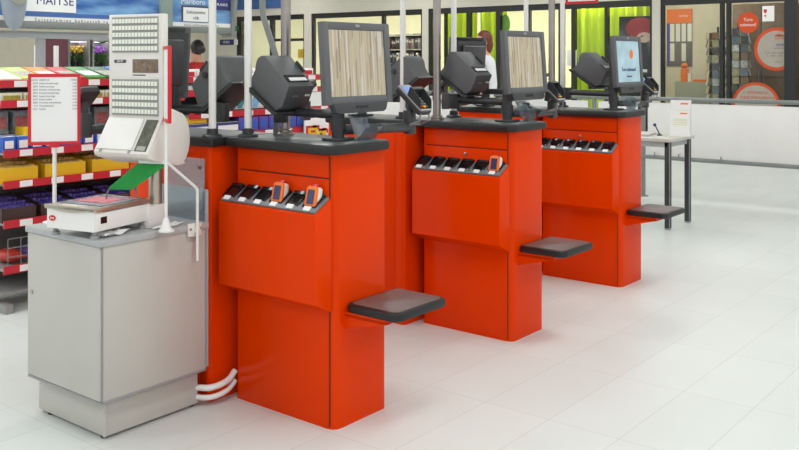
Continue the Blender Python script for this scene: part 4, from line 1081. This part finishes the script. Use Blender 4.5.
t = disc(746.8, 22.5, .165, 0, M['decalorange'], 'solid orange disc with white greeting on the post office glass')
writing('decal_writing', 'Tere', .075, M['paper'], t, (-.002, 0, .045), FACE_MU); writing('decal_writing', 'tulemast!', .068, M['paper'], t, (-.002, 0, -.035), FACE_MU)
t = disc(775, 49, .335, .05, M['decalgrey'], 'large grey disc with orange rim and opening hours on the post office glass', clip=-.185)
writing('decal_writing', 'omniva', .05, M['decalorange'], t, (-.003, -.05, .165), FACE_MU); writing('decal_writing', 'RIMI', .06, M['navy'], t, (-.003, -.06, .06), FACE_MU)
writing('decal_writing', 'postipunkt', .032, M['ink'], t, (-.003, -.04, .015), FACE_MU)
writing('decal_writing', 'E - R   10.00 - 20.00', .034, M['ink'], t, (-.003, .03, -.06), FACE_MU); writing('decal_writing', 'L   10.00 - 15.00', .034, M['ink'], t, (-.003, .02, -.105), FACE_MU); writing('decal_writing', 'omniva.ee', .028, M['ink'], t, (-.003, -.04, -.20), FACE_MU)
b = MB(); b.tube([(-.003, .0, .215), (-.003, -.06, .225), (-.003, -.11, .205), (-.003, -.05, .20), (-.003, .02, .205)], .008, 6); b.build('horn_mark', M['decalorange'], t)
t = disc(754.5, 106, .37, .045, M['decalgrey'], 'grey disc with orange rim and orange lettering, half hidden by the railing')
writing('decal_writing', 'E  SÕIDUPILETID', .052, M['decalorange'], t, (-.003, 0, .205), FACE_MU); writing('decal_writing', 'PAKID', .085, M['decalorange'], t, (-.003, .12, .12), FACE_MU); writing('decal_writing', 'KULLERIMAJA', .052, M['decalorange'], t, (-.003, -.14, .13), FACE_MU); writing('decal_writing', 'RIIDEMAKSED  RAHASAADETISED', .034, M['decalorange'], t, (-.003, 0, .055), FACE_MU)
t = thing('window_notice', 'white notice with red mark at the top of the post office glass', 'notice', (WU+.062, wv(767), pz(767, 13.5, WU)))
b = MB(); b.box(0, .003, -.09, .09, -.12, .12); b.build('sheet', M['paper'], t)
b = MB(); b.prism([(.07, .07), (.02, .07), (.02, .03), (.045, .0), (.07, .03)], -.0015, 0, 'x'); b.prism([(.065, -.02), (.025, -.02), (.045, -.06)], -.0015, 0, 'x'); b.build('red_mark', M['red'], t)
# brown post office furniture behind
t = thing('brown_cupboard', 'tall brown cupboard at the back of the post office, behind the orange discs', 'cupboard', (13.7, pw(792, 13.7), 0))
b = MB(); b.box(0, .45, 0, 1.0, 0, 2.35, bev=.004); b.build('carcass', mat('brown_wood', (110, 90, 68), .5, var=.15, scale=12), t)
for k in range(2):
    b = MB(); b.box(-.018, 0, .01+.495*k, .490+.495*k, .03, 2.32, bev=.003); d_ = b.build('door', mat('brown_wood_door', (118, 98, 74), .5, var=.15, scale=12), t)
    b = MB(); b.tube([(-.03, .46 if k == 0 else .54, 1.0), (-.03, .46 if k == 0 else .54, 1.2)], .006, 8); b.build('handle', M['steel'], d_)

# ------------------------------------------------------------------ people
def skin_body(name, verts, edges, radii, paint, mats, parent, root=0, sub=2):
    me = bpy.data.meshes.new(name+'_s'); me.from_pydata(verts, edges, []); o = bpy.data.objects.new(name+'_s', me); COL.objects.link(o)
    o.modifiers.new('skin', 'SKIN'); s = o.modifiers.new('sub', 'SUBSURF'); s.levels = sub; s.render_levels = sub
    for i, v in enumerate(me.skin_vertices[0].data):
        r = radii[i]; v.radius = r if isinstance(r, tuple) else (r, r); v.use_root = (i == root)
    bpy.context.view_layer.update()
    dg = bpy.context.evaluated_depsgraph_get(); m2 = bpy.data.meshes.new_from_object(o.evaluated_get(dg)); m2.name = name
    bpy.data.objects.remove(o); m2.materials.clear()
    for m in mats: m2.materials.append(m)
    for p in m2.polygons: p.material_index = paint(p.center); p.use_smooth = True
    o = bpy.data.objects.new(name, m2); COL.objects.link(o); o.parent = parent; return o
def person(label, loc, rz, h, top, trousers, hair, bun, group=None):
    t = thing('person', label, 'person', loc, rz)
    k = h/1.70; V, E, R = [], [], []
    def v(x, y, z, r, p=None):
        V.append((x*k, y*k, z*k)); R.append(tuple(q*k for q in r) if isinstance(r, tuple) else r*k)
        if p is not None: E.append((p, len(V)-1))
        return len(V)-1
    # faces -y
    pel = v(0, 0, .95, (.155, .105)); ws = v(0, .0, 1.10, (.125, .09), pel); ch = v(0, .005, 1.27, (.15, .105), ws); nk0 = v(0, .01, 1.40, (.09, .065), ch)
    nk = v(0, -.005, 1.475, .050, nk0); hd0 = v(0, -.02, 1.545, (.062, .075), nk); hd1 = v(0, -.015, 1.615, (.072, .088), hd0); v(0, -.01, 1.665, (.05, .062), hd1)
    for s in (-1, 1):
        sh = v(s*.155, .01, 1.375, .055, nk0); el = v(s*.215, .02, 1.09, .040, sh); wr = v(s*.20, -.13, .90, .026, el)
        pm = v(s*.195, -.18, .86, (.036, .018), wr)
        for q, (dx, ln) in enumerate(((-.027, .062), (-.009, .072), (.009, .068), (.027, .054))):
            f1 = v(s*.195+dx, -.215, .835, .0085, pm); v(s*.195+dx, -.215-ln*.35, .835-ln*.75, .0075, f1)
        th1 = v(s*.195-s*.042, -.185, .85, .010, pm); v(s*.195-s*.055, -.215, .825, .009, th1)
        hp = v(s*.088, 0, .88, .088, pel); kn = v(s*.092, -.01, .49, .058, hp); an = v(s*.095, .02, .09, .040, kn); v(s*.10, -.13, .035, (.042, .032), an)
    def paint(c):
        z = c.z/k
        if z > 1.445: return 0
        if abs(c.x)/k > .13 and z < .93 and c.y/k < -.10: return 0
        if z > .93: return 1
        if z < .075: return 3
        return 2
    skin_body('body', V, E, R, paint, [M['skin'], top, trousers, M['black']], t)
    b = MB()
    b.ball((0, .012*k, 1.625*k), .095*k, (.88, 1.0, 1.02), 16)
    for vv in b.bm.verts:
        if vv.co.y < -.045*k and vv.co.z < 1.655*k: vv.co.y = -.045*k+.01*(vv.co.y+.045*k)
    if bun: b.ball((0, .115*k, 1.60*k), .05*k, (1, 1, 1), 12)
    else: b.ball((0, .05*k, 1.56*k), .085*k, (.95, .7, 1.15), 14)
    b.build('hair', hair, t, smooth=True)
    b = MB(); b.prism([(-.018*k, 1.545*k), (.0, 1.60*k), (.018*k, 1.545*k)], -.118*k, -.085*k, 'y', bev=.004); b.build('nose', M['skin'], t)
    for s in (-1, 1):
        b = MB(); b.ball((s*.030*k, -.096*k, 1.592*k), .011*k, (1.2, .6, .7), 10); b.build('eye', M['eye'], t)
        b = MB(); b.ball((s*.076*k, -.01*k, 1.58*k), .022*k, (.4, .8, 1.3), 10); b.build('ear', M['skin'], t)
    b = MB(); b.ball((0, -.094*k, 1.518*k), .018*k, (1.4, .5, .4), 10); b.build('mouth', M['lip'], t)
    return t
person('person with red-brown hair in a white top standing behind the middle monitor', (5.81, 3.17, 0), math.radians(-120), 1.69, M['shirt'], M['jacket'], M['hair'], False)
person('person with dark tied hair and red clothing seen from behind under the canopy', (4.23, 6.03, 0), math.radians(168), 1.60, M['redcloth'], M['jacket'], M['hairdark'], True)
exec_bg = True
# ------------------------------------------------------------------ lights
def area(name, loc, sx, sy, power, rot=(0, 0, 0), col=(.98, 1, .985)):
    d = bpy.data.lights.new(name, 'AREA'); d.shape = 'RECTANGLE'; d.size = sx; d.size_y = sy; d.energy = power; d.color = col
    o = bpy.data.objects.new(name, d); COL.objects.link(o); o.location = loc; o.rotation_euler = rot; return o
for u in (-3.5, -.6, 2.3, 5.2, 8.1, 10.8):
    for v in (-4.5, -1.2, 2.1, 5.4, 8.7, 12.2):
        area('ceiling_light', (u, v, 3.27), 1.6, .5, 30 if u < 5 else 22)
for v in (-2, 1.2, 3): area('post_office_light', (13.3, v, 3.2), .8, .8, 12, col=(1, .93, .82))
for v in (12.5, 15, 18): area('shop_light', (14.2, v, 3.2), 1., .8, 75, col=(1, .96, .86))
for v in (6, 8.5, 11): area('bay_fill_light', (WU+.26, v, 3.0), .12, 2.2, 40, col=(1, .98, .9))  # unseen fill strips added behind the glass to brighten curtains and bays
area('bay_fill_light', (WU+.24, 4.9, 3.0), .12, 1.4, 45, col=(1, .98, .9))  # another added fill strip, for the wide lime curtain
for v in (5.5, 7.5, 10): area('shop_light', (14.6, v, 3.2), 1.0, .8, 60, col=(1, .96, .86))
w = bpy.data.worlds.new('world'); SC.world = w; w.use_nodes = True
w.node_tree.nodes['Background'].inputs['Color'].default_value = (.93, .95, 1, 1); w.node_tree.nodes['Background'].inputs['Strength'].default_value = .95
SC.view_settings.view_transform = 'Standard'; SC.view_settings.look = 'None'; SC.view_settings.gamma = 1; SC.view_settings.exposure = -.08
SC.view_settings.use_curve_mapping = False
